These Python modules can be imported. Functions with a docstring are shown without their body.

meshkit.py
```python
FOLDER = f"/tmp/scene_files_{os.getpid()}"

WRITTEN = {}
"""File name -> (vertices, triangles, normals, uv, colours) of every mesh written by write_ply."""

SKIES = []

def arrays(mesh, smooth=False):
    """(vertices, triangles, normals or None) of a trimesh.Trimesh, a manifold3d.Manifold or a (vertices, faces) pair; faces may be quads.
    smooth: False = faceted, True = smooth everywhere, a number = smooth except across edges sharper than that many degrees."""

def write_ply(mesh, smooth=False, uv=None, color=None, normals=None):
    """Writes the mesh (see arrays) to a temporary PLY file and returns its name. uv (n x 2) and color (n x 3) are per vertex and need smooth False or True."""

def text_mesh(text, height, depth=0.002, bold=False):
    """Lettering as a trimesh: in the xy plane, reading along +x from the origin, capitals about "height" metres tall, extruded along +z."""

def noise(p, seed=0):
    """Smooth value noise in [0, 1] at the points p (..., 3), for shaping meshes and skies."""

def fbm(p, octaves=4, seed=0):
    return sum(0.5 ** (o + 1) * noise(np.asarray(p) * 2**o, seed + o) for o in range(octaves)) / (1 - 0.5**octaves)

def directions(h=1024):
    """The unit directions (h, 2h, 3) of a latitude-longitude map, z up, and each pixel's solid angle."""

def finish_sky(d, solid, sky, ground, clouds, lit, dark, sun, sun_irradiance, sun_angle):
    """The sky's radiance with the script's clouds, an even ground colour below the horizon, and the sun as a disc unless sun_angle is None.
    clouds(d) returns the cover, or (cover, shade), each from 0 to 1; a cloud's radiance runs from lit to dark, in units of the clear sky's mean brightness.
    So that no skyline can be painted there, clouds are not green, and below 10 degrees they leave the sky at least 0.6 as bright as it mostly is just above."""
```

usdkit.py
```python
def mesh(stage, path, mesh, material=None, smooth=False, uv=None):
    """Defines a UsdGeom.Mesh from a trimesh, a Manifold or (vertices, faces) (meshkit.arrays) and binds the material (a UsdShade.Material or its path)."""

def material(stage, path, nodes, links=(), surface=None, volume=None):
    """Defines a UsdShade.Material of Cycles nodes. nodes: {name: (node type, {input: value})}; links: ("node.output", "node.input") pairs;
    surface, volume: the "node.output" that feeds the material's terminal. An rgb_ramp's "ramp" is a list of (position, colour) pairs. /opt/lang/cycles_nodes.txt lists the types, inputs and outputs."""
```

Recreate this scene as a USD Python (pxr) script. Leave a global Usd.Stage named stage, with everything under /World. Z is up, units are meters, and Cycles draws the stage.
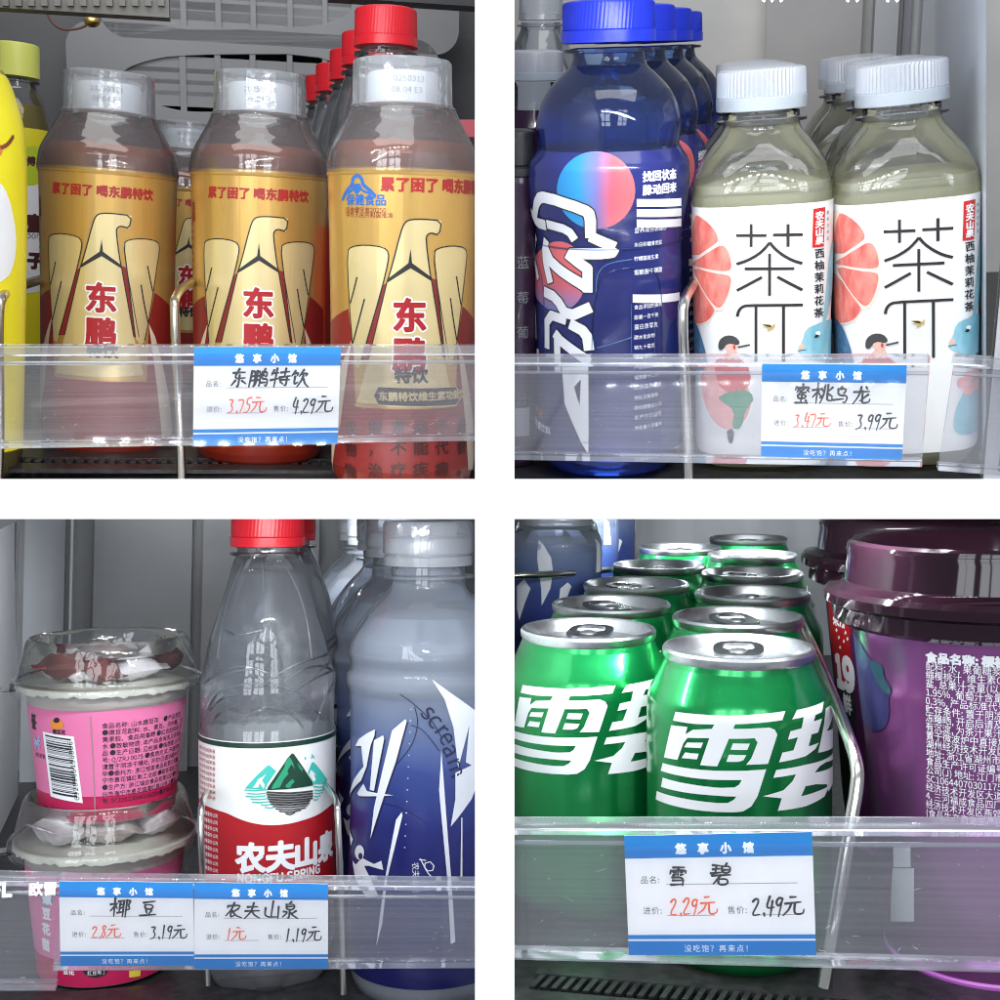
import math, glob, functools
import numpy as np, trimesh, usdkit
from pxr import Usd, UsdGeom, UsdLux, UsdShade, Gf, Vt, Sdf
from shapely.geometry import Polygon, LineString, MultiPolygon, Point, box as sbox
from shapely import affinity
from shapely.ops import unary_union
from scipy.interpolate import PchipInterpolator

stage = Usd.Stage.CreateInMemory()
UsdGeom.SetStageUpAxis(stage, 'Z'); UsdGeom.SetStageMetersPerUnit(stage, 1.0)
UsdGeom.Xform.Define(stage, '/World'); UsdGeom.Scope.Define(stage, '/World/Looks')

# ------------------------------------------------------------------ camera, light, exposure
F = 1200.0; CX = CY = 500.0; EYE = np.array([0, 0, 1.3])
cam = UsdGeom.Camera.Define(stage, '/World/camera')
cam.CreateHorizontalApertureAttr(36.0); cam.CreateVerticalApertureAttr(36.0)
cam.CreateFocalLengthAttr(36.0 * F / 1000); cam.CreateClippingRangeAttr(Gf.Vec2f(0.05, 100))
cam.CreateExposureAttr(0.32)
_cx = UsdGeom.Xformable(cam); _cx.AddTranslateOp().Set(Gf.Vec3d(*EYE)); _cx.AddRotateXOp().Set(90.0)

def mat(name, nodes, links, surface=None, volume=None):
    return usdkit.material(stage, '/World/Looks/' + name, nodes, links, surface=surface, volume=volume)

dome = UsdLux.DomeLight.Define(stage, '/World/room_light')
m = mat('room_air', {'b': ('background_shader', {'color': (0.80, 0.88, 1.0), 'strength': 0.32})}, [], surface='b.background')
UsdShade.MaterialBindingAPI.Apply(dome.GetPrim()).Bind(m)

def rect_light(name, pos, target, w, h, inten, color=(1, 1, 1)):
    L = UsdLux.RectLight.Define(stage, '/World/' + name)
    L.CreateWidthAttr(w); L.CreateHeightAttr(h); L.CreateIntensityAttr(inten); L.CreateColorAttr(Gf.Vec3f(*color))
    p, t = np.array(pos, float), np.array(target, float)
    z = (p - t) / np.linalg.norm(p - t); x = np.cross((0, 0, 1.0), z)
    if np.linalg.norm(x) < 1e-4: x = np.array([1.0, 0, 0])
    x /= np.linalg.norm(x); y = np.cross(z, x)
    M = np.eye(4); M[0, :3], M[1, :3], M[2, :3], M[3, :3] = x, y, z, p
    UsdGeom.Xformable(L).AddTransformOp().Set(Gf.Matrix4d(M.tolist()))
    return L
LIGHTS = True
# shop windows behind the photographer and the strip lamps of the shop ceiling
TG = (0, 0.5, 1.3); LED = 260.0
def window(name, x, y, z, w, h, inten, color, nx=2, nz=3, bar=0.035):
    """a window of several panes between dark glazing bars"""
    for i in range(nx):
        for k in range(nz):
            pw, ph = (w - bar * (nx - 1)) / nx, (h - bar * (nz - 1)) / nz
            dx, dz = (i - (nx - 1) / 2) * (pw + bar), (k - (nz - 1) / 2) * (ph + bar)
            n = len([1 for p in stage.GetPrimAtPath('/World').GetChildren() if p.GetName().startswith(name)])
            rect_light(name + ('_%03d' % n if n else ''), (x + dx, y, z + dz), (x + dx * .9 - x * .5, y + 1.2, z + dz - 0.18), pw, ph, inten, color)
window('shop_window', -0.66, -0.75, 1.50, 0.36, 0.66, 6.2, (0.90, 0.95, 1.0))
window('shop_window', -0.20, -0.82, 1.52, 0.36, 0.66, 6.2, (0.90, 0.95, 1.0))
window('shop_window', 0.44, -0.80, 1.52, 0.34, 0.62, 5.6, (0.92, 0.96, 1.0))
rect_light('shop_lamp', (0.0, -0.15, 2.15), (0, 0.45, 1.2), 1.3, 0.35, 4.0, (1.0, 0.98, 0.95))

# ------------------------------------------------------------------ bays: each compartment has its own tilt, origin at the eye
class Bay:
    def __init__(s, vp, centre, contact=None, yc=0.5):
        c = np.array([(centre[0] - CX) / F, 1, (CY - centre[1]) / F]); c /= np.linalg.norm(c)
        a = np.array([0, 1.0, 0]); v = np.cross(a, c); k = a @ c
        K = np.array([[0, -v[2], v[1]], [v[2], 0, -v[0]], [-v[1], v[0], 0]])
        Rm = np.eye(3) + K + K @ K / (1 + k)                    # turns the middle of the picture to the middle of the bay
        y = np.array([(vp[0] - CX) / F, 1, (CY - vp[1]) / F]); y /= np.linalg.norm(y)
        x = Rm @ np.array([1.0, 0, 0]); x -= y * (x @ y); x /= np.linalg.norm(x)
        s.R = np.stack([x, y, np.cross(x, y)], 1)               # columns: bay axes in the world
        s.h = 0
        if contact:
            r = s.ray(*contact); s.h = -r[2] / r[1] * yc
    def ray(s, px, py):
        return s.R.T @ np.array([(px - CX) / F, 1, (CY - py) / F])
    def at(s, px, py, Y):                                       # the point on the plane at depth Y
        r = s.ray(px, py); return r * (Y / r[1])
    def px(s, p):
        w = s.R @ np.asarray(p, float); return CX + F * w[0] / w[1], CY - F * w[2] / w[1]
    def stand(s, px, Y, z=0.1):                                 # a place on the shelf, seen in column px at height z
        x = 0.0
        for _ in range(8):
            p = s.px((x, Y, -s.h))[0]; x += (px - p) * Y / F
        return np.array([x, Y, -s.h])
    def M(s, pos, rz=0.0, axes=None, scale=1.0):
        A = axes if axes is not None else np.array([[math.cos(rz), -math.sin(rz), 0], [math.sin(rz), math.cos(rz), 0], [0, 0, 1.0]])
        M = np.eye(4); M[:3, :3] = s.R @ A * np.asarray(scale, float); M[:3, 3] = s.R @ np.asarray(pos, float) + EYE
        return M
A = Bay((238, 225), (238, 240), (108, 466), 0.574)      # upper left
B = Bay((757, 45), (757, 240), (608, 482), 0.5175)      # upper right
C = Bay((240, 495), (238, 760), (268, 997), 0.535)      # lower left
D = Bay((757, 425), (757, 760), (738, 983), 0.403)      # lower right

# ------------------------------------------------------------------ prims
USED = {}
def numbered(parent, name):
    k = (parent, name); n = USED.get(k, 0); USED[k] = n + 1
    return name if n == 0 else f'{name}_{n:03d}'
class Thing:
    def __init__(s, prim, bay, M): s.prim, s.bay, s.M, s.path = prim, bay, M, str(prim.GetPath())
def settag(p, label=None, cat=None, group=None, kind=None):
    for k, v in (('label', label), ('category', cat), ('group', group), ('kind', kind)):
        if v: p.SetCustomDataByKey(k, v)
def thing(bay, name, label, cat, pos, rz=0.0, group=None, kind=None, axes=None, scale=1.0):
    x = UsdGeom.Xform.Define(stage, '/World/' + numbered('/World', name))
    if axes is None and tuple(pos) != (0, 0, 0):               # plumb: the slight lean of its shelf is taken out
        a, b = bay.px(pos), bay.px(np.asarray(pos) + [0, 0, .12]); d = math.atan2(b[0] - a[0], a[1] - b[1])
        c_, s_ = math.cos(rz * math.pi / 180), math.sin(rz * math.pi / 180); cd, sd = math.cos(-d), math.sin(-d)
        axes = np.array([[cd, 0, sd], [0, 1, 0], [-sd, 0, cd]]) @ np.array([[c_, -s_, 0], [s_, c_, 0], [0, 0, 1.0]])
    M = bay.M(pos, math.radians(rz), axes, scale)
    x.AddTransformOp().Set(Gf.Matrix4d(M.T.tolist()))
    settag(x.GetPrim(), label, cat, group, kind)
    return Thing(x.GetPrim(), bay, M)
def dup(src, bay, label, pos, rz=0.0, group=None, scale=1.0):
    t = thing(bay, src.path.split('/')[-1].rstrip('0123456789').rstrip('_') if src.path[-1].isdigit() else src.path.split('/')[-1], label, src.prim.GetCustomDataByKey('category'), pos, rz, group, scale=scale)
    t.prim.GetReferences().AddInternalReference(src.prim.GetPath()); t.prim.SetInstanceable(True)
    return t
def part(parent, name, geo, material, smooth=35, label=None, kind=None, mm=True):
    """geo: trimesh / (v, f) / (v, f, normals); millimetres unless mm is False"""
    pp = parent.path if isinstance(parent, Thing) else str(parent.GetPath()) if parent is not None else '/World'
    path = pp + '/' + numbered(pp, name)
    s = 0.001 if mm else 1.0
    if isinstance(geo, tuple) and len(geo) == 3:
        v, f, n = geo
        me = usdkit.mesh(stage, path, (np.asarray(v) * s, np.asarray(f)), material)
        me.CreateNormalsAttr(Vt.Vec3fArray.FromNumpy(np.asarray(n, np.float32))); me.SetNormalsInterpolation('vertex')
    else:
        if isinstance(geo, tuple): geo = trimesh.Trimesh(np.asarray(geo[0]), np.asarray(geo[1]), process=False)
        g = geo.copy(); g.vertices = np.asarray(g.vertices) * s
        me = usdkit.mesh(stage, path, g, material, smooth=smooth)
    settag(me.GetPrim(), label, None, None, kind)
    return me.GetPrim()
def tri(mesh_list): return trimesh.util.concatenate([trimesh.Trimesh(np.asarray(a.vertices), np.asarray(a.faces), process=False) for a in mesh_list])
def struct(name, v, f, material):
    p = part(None, name, (np.asarray(v), np.asarray(f)), material, smooth=False, mm=False)
    settag(p, kind='structure'); return p

# ------------------------------------------------------------------ shapes (millimetres)
def lathe(pts, n=72, ang=None, sec=None, close=False):
    """pts: (r, z) from bottom to top; sec(theta) multiplies the radius"""
    p = np.array(pts, float); th = np.arange(n) / n * 2 * np.pi
    k = np.ones(n) if sec is None else np.array([sec(t) for t in th])
    V = np.stack([p[:, None, 0] * k[None] * np.sin(th)[None], -p[:, None, 0] * k[None] * np.cos(th)[None], np.repeat(p[:, 1:2], n, 1)], -1).reshape(-1, 3)
    i, j = np.meshgrid(np.arange(len(p) - 1), np.arange(n), indexing='ij')
    a, b, c, d = i * n + j, i * n + (j + 1) % n, (i + 1) * n + (j + 1) % n, (i + 1) * n + j
    Fq = np.stack([a, b, c, d], -1).reshape(-1, 4)
    Ft = np.vstack([Fq[:, [0, 1, 2]], Fq[:, [0, 2, 3]]])
    m = trimesh.Trimesh(V, Ft, process=False)
    m.merge_vertices(); m.update_faces(m.nondegenerate_faces())
    return m
def prof(keys, n=60):
    """smooth profile through (z, r) keys; returns (function r(z), polyline [(r, z)])"""
    k = np.array(keys, float); f = PchipInterpolator(k[:, 0], k[:, 1])
    zs = np.unique(np.concatenate([np.linspace(k[0, 0], k[-1, 0], n), k[:, 0]]))
    lo, hi = k[0, 0], k[-1, 0]
    return (lambda z: f(np.clip(z, lo, hi))), [(float(f(z)), float(z)) for z in zs]
def bx(x0, x1, y0, y1, z0, z1):
    b = trimesh.creation.box([x1 - x0, y1 - y0, z1 - z0]); b.apply_translation([(x0 + x1) / 2, (y0 + y1) / 2, (z0 + z1) / 2]); return b
def chaikin(p, it=2, closed=False):
    p = np.array(p, float)
    for _ in range(it):
        q = np.vstack([p, p[:1]]) if closed else p
        a, b = q[:-1] * .75 + q[1:] * .25, q[:-1] * .25 + q[1:] * .75
        n = np.stack([a, b], 1).reshape(-1, p.shape[1])
        p = n if closed else np.vstack([p[:1], n, p[-1:]])
    return p
def tube(pts, r, n=12, it=2):
    p = chaikin(pts, it); t = np.gradient(p, axis=0); t /= np.linalg.norm(t, axis=1, keepdims=True)
    a = np.cross(t[0], [0.3, 0.2, 0.9]); a /= np.linalg.norm(a); A_ = []
    for q in t:
        a = a - q * (a @ q); a /= np.linalg.norm(a); A_.append(a.copy())
    A_ = np.array(A_); B_ = np.cross(t, A_); th = np.arange(n) / n * 2 * np.pi
    V = (p[:, None] + r * (np.cos(th)[None, :, None] * A_[:, None] + np.sin(th)[None, :, None] * B_[:, None])).reshape(-1, 3)
    i, j = np.meshgrid(np.arange(len(p) - 1), np.arange(n), indexing='ij')
    q = np.stack([i * n + j, i * n + (j + 1) % n, (i + 1) * n + (j + 1) % n, (i + 1) * n + j], -1).reshape(-1, 4)
    V = np.vstack([V, p[:1], p[-1:]]); k = len(V)
    F_ = np.vstack([q[:, [0, 1, 2]], q[:, [0, 2, 3]], [(k - 2, (s + 1) % n, s) for s in range(n)], [(k - 1, (len(p) - 1) * n + s, (len(p) - 1) * n + (s + 1) % n) for s in range(n)]])
    return trimesh.Trimesh(V, F_, process=False)
def polys(g):
    if g is None or g.is_empty: return []
    if g.geom_type == 'Polygon': return [g]
    return [x for h in g.geoms for x in polys(h)] if hasattr(g, 'geoms') else []
def P(pts, smooth=0):
    p = chaikin(pts, smooth, True) if smooth else pts
    g = Polygon(p); return g if g.is_valid else g.buffer(0)
def line(pts, w, it=0, cap=1):
    return LineString(chaikin(pts, it) if it else pts).buffer(w / 2, cap_style=cap, join_style=1, quad_segs=4)
FONT = glob.glob('/opt/blender-*/*/datafiles/fonts/Noto Sans CJK Regular.woff2')[0]
@functools.lru_cache(None)
def _font(px):
    from PIL import ImageFont
    return ImageFont.truetype(FONT, px)
@functools.lru_cache(None)
def glyph(ch, bold=0, px=64):
    """(shape in em units, baseline at 0, advance)"""
    from PIL import Image, ImageDraw
    f = _font(px); im = Image.new('L', (px * 2, px * 2))
    ImageDraw.Draw(im).text((px // 2, px + px // 3), ch, 255, font=f, anchor='ls', stroke_width=bold)
    on = np.pad(np.asarray(im) > 127, ((0, 0), (1, 1))).astype(np.int8)
    rows, st = np.nonzero(np.diff(on, axis=1) == 1); en = np.nonzero(np.diff(on, axis=1) == -1)[1]
    if not len(rows): return None, f.getlength(ch) / px
    g = unary_union([sbox(a, -r - 1, b, -r + 0.001) for r, a, b in zip(rows, st, en)]).buffer(0.5).buffer(-0.5).simplify(0.7)
    return affinity.affine_transform(g, [1 / px, 0, 0, 1 / px, -0.5, (px + px // 3) / px]), f.getlength(ch) / px
def text(s, size, x=0, y=0, bold=0, px=48, shear=0, sx=1.0, vertical=False, gap=0.0, centre=False):
    out, cx, cy = [], 0.0, 0.0
    for ch in s:
        g, adv = glyph(ch, bold, px)
        if g is not None:
            out += polys(affinity.translate(g, cx, cy))
        if vertical: cy -= 1.0 + gap
        else: cx += adv + gap
    if not out: return MultiPolygon([])
    g = MultiPolygon(out)
    return affinity.affine_transform(g, [size * sx, size * shear, 0, size, x - (cx * size * sx / 2 if centre else 0), y])
def compact(V, Fc, N):
    u, inv = np.unique(Fc, return_inverse=True); return V[u], inv.reshape(Fc.shape), N[u]
def wrap(g, r, R, lift, du=2.6, dv=6.0, sec=None, cut=True):
    """prints a flat (u, v) shape on a turned surface r(z); u in mm at radius R, u = 0 faces the front"""
    V, Fc, N = [], [], []; n = 0
    for p in polys(g):
        x0, y0, x1, y1 = p.bounds
        nu = max(1, int(math.ceil((x1 - x0) / du))) if cut else 1
        nv = max(1, int(math.ceil((y1 - y0) / dv))) if cut and dv else 1
        for i in range(nu):
            for j in range(nv):
                q = p if nu * nv == 1 else p.intersection(sbox(x0 + (x1 - x0) * i / nu, y0 + (y1 - y0) * j / nv, x0 + (x1 - x0) * (i + 1) / nu, y0 + (y1 - y0) * (j + 1) / nv))
                for s in polys(q):
                    if s.area < 1e-4: continue
                    try: v, f = trimesh.creation.triangulate_polygon(s, engine='earcut')
                    except Exception: continue
                    if not len(f): continue
                    a, b, c = v[f[:, 0]], v[f[:, 1]], v[f[:, 2]]
                    flip = (b[:, 0] - a[:, 0]) * (c[:, 1] - a[:, 1]) - (b[:, 1] - a[:, 1]) * (c[:, 0] - a[:, 0]) < 0
                    f = np.array(f); f[flip] = f[flip][:, ::-1]
                    th = v[:, 0] / R; z = v[:, 1]; rr = r(z); dr = (r(z + .5) - r(z - .5))
                    k = 1.0 if sec is None else np.array([sec(t) for t in th])
                    V.append(np.stack([(rr * k + lift) * np.sin(th), -(rr * k + lift) * np.cos(th), z], 1))
                    if sec is None: nt = th
                    else:
                        e = 0.02; ka = np.array([sec(t + e) - sec(t - e) for t in th]) / (2 * e)
                        nt = th - np.arctan2(ka, k)
                    N.append(np.stack([np.sin(nt), -np.cos(nt), -dr], 1)); Fc.append(f + n); n += len(v)
    if not V: return None
    N = np.vstack(N); N /= np.linalg.norm(N, axis=1, keepdims=True)
    return compact(np.vstack(V), np.vstack(Fc), N)
def flat(g, y=0.0):
    """a flat print in the xz plane facing -y"""
    V, Fc, n = [], [], 0
    for s in polys(g):
        if s.area < 1e-5: continue
        try: v, f = trimesh.creation.triangulate_polygon(s, engine='earcut')
        except Exception: continue
        a, b, c = v[f[:, 0]], v[f[:, 1]], v[f[:, 2]]
        flip = (b[:, 0] - a[:, 0]) * (c[:, 1] - a[:, 1]) - (b[:, 1] - a[:, 1]) * (c[:, 0] - a[:, 0]) < 0
        f = np.array(f); f[flip] = f[flip][:, ::-1]
        V.append(np.stack([v[:, 0], np.full(len(v), y), v[:, 1]], 1)); Fc.append(f + n); n += len(v)
    V = np.vstack(V); return compact(V, np.vstack(Fc), np.tile([0, -1.0, 0], (len(V), 1)))
class Print:
    """prints on one turned thing; tr() carries measured picture points onto its surface"""
    def __init__(s, t, r, R, zoom=(0, 0, 1), sec=None):
        s.t, s.r, s.R, s.zoom, s.sec = t, r, R, zoom, sec
        Mi = np.linalg.inv(t.M); s.o = (Mi @ np.append(EYE, 1))[:3] * 1000; s.Mi = Mi[:3, :3]
    def uv(s, x, y):
        px, py = s.zoom[0] + x / s.zoom[2], s.zoom[1] + y / s.zoom[2]
        d = s.Mi @ np.array([(px - CX) / F, 1, (CY - py) / F]); d /= np.linalg.norm(d); o = s.o; R = s.R
        for _ in range(6):
            a, b, c = d[0] ** 2 + d[1] ** 2, o[0] * d[0] + o[1] * d[1], o[0] ** 2 + o[1] ** 2 - R * R
            t = (-b - math.sqrt(max(b * b - a * c, 0))) / a; q = o + t * d; th = math.atan2(q[0], -q[1])
            R = float(s.r(q[2])) * (1 if s.sec is None else s.sec(th))
        return th * s.R, q[2]
    def tr(s, pts, smooth=0):
        p = chaikin(pts, smooth, True) if smooth else pts
        return P([s.uv(*q) for q in p])
    def ln(s, pts, w, it=0, cap=1): return line([s.uv(*q) for q in (chaikin(pts, it) if it else pts)], w, 0, cap)
    def put(s, parent, name, g, material, layer=1, label=None, du=2.6, dv=6.0, kind=None):
        w = wrap(g, s.r, s.R, 0.10 + 0.09 * layer, du, dv, s.sec)
        return None if w is None else part(parent, name, w, material, label=label, kind=kind)

# ------------------------------------------------------------------ materials
def pm(name, col, rough=0.5, metal=0.0, **kw):
    d = {'base_color': col, 'roughness': rough, 'metallic': metal, **kw}
    return mat(name, {'p': ('principled_bsdf', d)}, [], surface='p.BSDF')
def pm_noise(name, c1, c2, scale, rough=0.5, metal=0.0, bump=0.0, stretch=(1, 1, 1), detail=4, bscale=None, **kw):
    nodes = {'t': ('texture_coordinate', {}), 'mp': ('mapping', {'scale': stretch}), 'n': ('noise_texture', {'scale': scale, 'detail': detail}),
             'r': ('rgb_ramp', {'ramp': [(0.3, c1), (0.7, c2)]}), 'p': ('principled_bsdf', {'roughness': rough, 'metallic': metal, **kw})}
    links = [('t.object', 'mp.vector'), ('mp.vector', 'n.vector'), ('n.fac', 'r.fac'), ('r.color', 'p.base_color')]
    if bump:
        nodes['n2'] = ('noise_texture', {'scale': bscale or scale, 'detail': 3}); nodes['b'] = ('bump', {'strength': bump, 'distance': 0.001})
        links += [('mp.vector', 'n2.vector'), ('n2.fac', 'b.height'), ('b.normal', 'p.normal')]
    return mat(name, nodes, links, surface='p.BSDF')
def clear(name, tint=(0.97, 0.98, 0.985), edge=(0.55, 0.58, 0.62), milk=0.0, rough=0.02, bump=0.0, milkcol=(0.85, 0.87, 0.9), ior=1.5, streak=False):
    nodes = {'lw': ('layer_weight', {'blend': 0.5}), 'r': ('rgb_ramp', {'ramp': [(0.0, tint), (0.55, tint), (1.0, edge)]}), 't': ('transparent_bsdf', {}),
             'f': ('fresnel', {'IOR': ior}), 'g': ('glossy_bsdf', {'color': (1, 1, 1), 'roughness': rough}), 'm': ('mix_closure', {})}
    links = [('lw.facing', 'r.fac'), ('r.color', 't.color'), ('f.fac', 'm.fac'), ('g.BSDF', 'm.closure2')]
    if milk:
        nodes['d'] = ('diffuse_bsdf', {'color': milkcol}); nodes['tl'] = ('translucent_bsdf', {'color': milkcol}); nodes['dm'] = ('mix_closure', {'fac': 0.45})
        nodes['mm'] = ('mix_closure', {'fac': milk}); links += [('d.BSDF', 'dm.closure1'), ('tl.BSDF', 'dm.closure2'), ('t.BSDF', 'mm.closure1'), ('dm.closure', 'mm.closure2'), ('mm.closure', 'm.closure1')]
        if streak:
            nodes['c'] = ('texture_coordinate', {}); nodes['mp'] = ('mapping', {'scale': (6, 6, 1500)}); nodes['n'] = ('noise_texture', {'scale': 1.0, 'detail': 5, 'roughness': 0.65})
            nodes['mr'] = ('map_range', {'from_min': 0.35, 'from_max': 0.7, 'to_min': milk * 0.75, 'to_max': milk * 1.35})
            links += [('c.object', 'mp.vector'), ('mp.vector', 'n.vector'), ('n.fac', 'mr.value'), ('mr.result', 'mm.fac')]
    else: links.append(('t.BSDF', 'm.closure1'))
    if bump:
        nodes['c2'] = ('texture_coordinate', {}); nodes['n2'] = ('noise_texture', {'scale': 90, 'detail': 2}); nodes['b'] = ('bump', {'strength': bump, 'distance': 0.002})
        links += [('c2.object', 'n2.vector'), ('n2.fac', 'b.height'), ('b.normal', 'g.normal'), ('b.normal', 'f.normal')]
    return mat(name, nodes, links, surface='m.closure')
def liquid(name, col, rough=0.0, ior=1.33, straight=0.0, cloud=0.0, cloudcol=(0.8, 0.8, 0.8)):
    """a drink: refracting, with some light let straight through and some scattered by what floats in it"""
    return mat(name, {'g': ('glass_bsdf', {'color': col, 'roughness': rough, 'IOR': ior}), 't': ('transparent_bsdf', {'color': col}), 'a': ('mix_closure', {'fac': straight}),
        'd': ('diffuse_bsdf', {'color': cloudcol}), 'tl': ('translucent_bsdf', {'color': cloudcol}), 'dm': ('mix_closure', {'fac': 0.5}), 'm': ('mix_closure', {'fac': cloud})},
        [('g.BSDF', 'a.closure1'), ('t.BSDF', 'a.closure2'), ('d.BSDF', 'dm.closure1'), ('tl.BSDF', 'dm.closure2'), ('a.closure', 'm.closure1'), ('dm.closure', 'm.closure2')], surface='m.closure')
def grad(name, stops, axis='z', lo=0.0, hi=0.1, rough=0.3, alpha=None, metal=0.0):
    """a print whose colour runs along one axis of the thing; alpha: stops of opacity over the same run"""
    nodes = {'c': ('texture_coordinate', {}), 's': ('separate_xyz', {}), 'm': ('map_range', {'from_min': lo, 'from_max': hi}), 'n': ('noise_texture', {'scale': 40, 'detail': 2}), 'a': ('math', {'math_type': 'multiply_add', 'value2': 0.12, 'value3': -0.06}), 'ad': ('math', {'math_type': 'add'}),
             'r': ('rgb_ramp', {'ramp': stops}), 'p': ('principled_bsdf', {'roughness': rough, 'metallic': metal})}
    links = [('c.object', 's.vector'), (f's.{axis}', 'm.value'), ('c.object', 'n.vector'), ('n.fac', 'a.value1'), ('m.result', 'ad.value1'), ('a.value', 'ad.value2'), ('ad.value', 'r.fac'), ('r.color', 'p.base_color')]
    if alpha:
        nodes['ra'] = ('rgb_ramp', {'ramp': [(a, (b, b, b)) for a, b in alpha]}); nodes['t'] = ('transparent_bsdf', {'color': (0.93, 0.95, 1.0)}); nodes['mx'] = ('mix_closure', {})
        links += [('m.result', 'ra.fac'), ('ra.color', 'mx.fac'), ('t.BSDF', 'mx.closure1'), ('p.BSDF', 'mx.closure2')]
        return mat(name, nodes, links, surface='mx.closure')
    return mat(name, nodes, links, surface='p.BSDF')

M = {}
M['white'] = pm('white_paint', (0.93, 0.93, 0.93), 0.6)
M['paper'] = pm_noise('white_card', (0.85, 0.85, 0.87), (0.89, 0.89, 0.90), 120, 0.55)
M['blue_ink'] = pm_noise('blue_print', (0.012, 0.20, 0.55), (0.016, 0.22, 0.58), 60, 0.5)
M['white_ink'] = pm('white_print', (0.86, 0.87, 0.9), 0.5)
M['black_ink'] = pm('black_print', (0.018, 0.018, 0.02), 0.5)
M['grey_ink'] = pm('grey_print', (0.16, 0.16, 0.17), 0.6)
M['rule_ink'] = pm('rule_print', (0.30, 0.30, 0.33), 0.6)
M['pen_black'] = pm_noise('black_pen', (0.015, 0.015, 0.02), (0.06, 0.06, 0.07), 700, 0.5)
M['pen_red'] = pm_noise('red_pen', (0.80, 0.10, 0.035), (0.88, 0.20, 0.10), 700, 0.5)
M['strip'] = clear('strip_plastic', (0.93, 0.93, 0.95), (0.7, 0.72, 0.78), milk=0.135, rough=0.05, streak=True, milkcol=(0.66, 0.67, 0.72))
M['cover'] = clear('tag_cover_plastic', (0.995, 0.995, 1.0), (0.9, 0.9, 0.93), milk=0.02, rough=0.06, streak=True, milkcol=(0.75, 0.77, 0.82))
M['scuff'] = pm('pale_scuff', (0.75, 0.76, 0.8), .6)
M['strip_edge'] = clear('strip_edge_plastic', (0.90, 0.91, 0.94), (0.55, 0.58, 0.66), milk=0.22, rough=0.05, milkcol=(0.75, 0.77, 0.83))
M['pet'] = clear('clear_bottle_plastic', edge=(.62, .65, .68), milk=0.045, bump=0.06, rough=.02)
M['pet_blue'] = clear('blue_bottle_plastic', (0.62, 0.76, 0.97), (0.16, 0.24, 0.6), milk=0.05, milkcol=(.3, .42, .85), bump=0.07)
M['pet_smoke'] = clear('grey_bottle_plastic', (0.86, 0.89, 0.94), (0.5, 0.54, 0.62), milk=0.24, bump=0.08, milkcol=(0.78, 0.82, 0.88))
M['relief'] = clear('moulded_clear_plastic', (0.93, 0.94, 0.96), (0.35, 0.37, 0.42), milk=0.10, rough=0.04)
M['lidclear'] = clear('clear_lid_plastic', (0.95, 0.955, 0.96), (0.5, 0.51, 0.53), milk=0.03, rough=0.03, bump=0.3)
M['cupclear'] = clear('clear_cup_plastic', (0.96, 0.965, 0.98), (0.6, 0.62, 0.68), milk=0.11, rough=0.03, bump=0.12)
M['cuptop'] = clear('clear_cup_top_plastic', (0.95, 0.955, 0.97), (0.6, 0.62, 0.7), milk=0.36, rough=0.06, bump=0.2, milkcol=(0.86, 0.89, 0.95))
M['capclear'] = clear('frosted_cap_plastic', (0.9, 0.92, 0.95), (0.6, 0.62, 0.68), milk=0.5, rough=0.15, milkcol=(0.86, 0.89, 0.94))
M['whitecap'] = pm('white_cap_plastic', (0.80, 0.83, 0.87), 0.3, subsurface_weight=0.15)
M['bluecap'] = pm('blue_cap_plastic', (0.014, 0.035, 0.60), 0.3)
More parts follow.
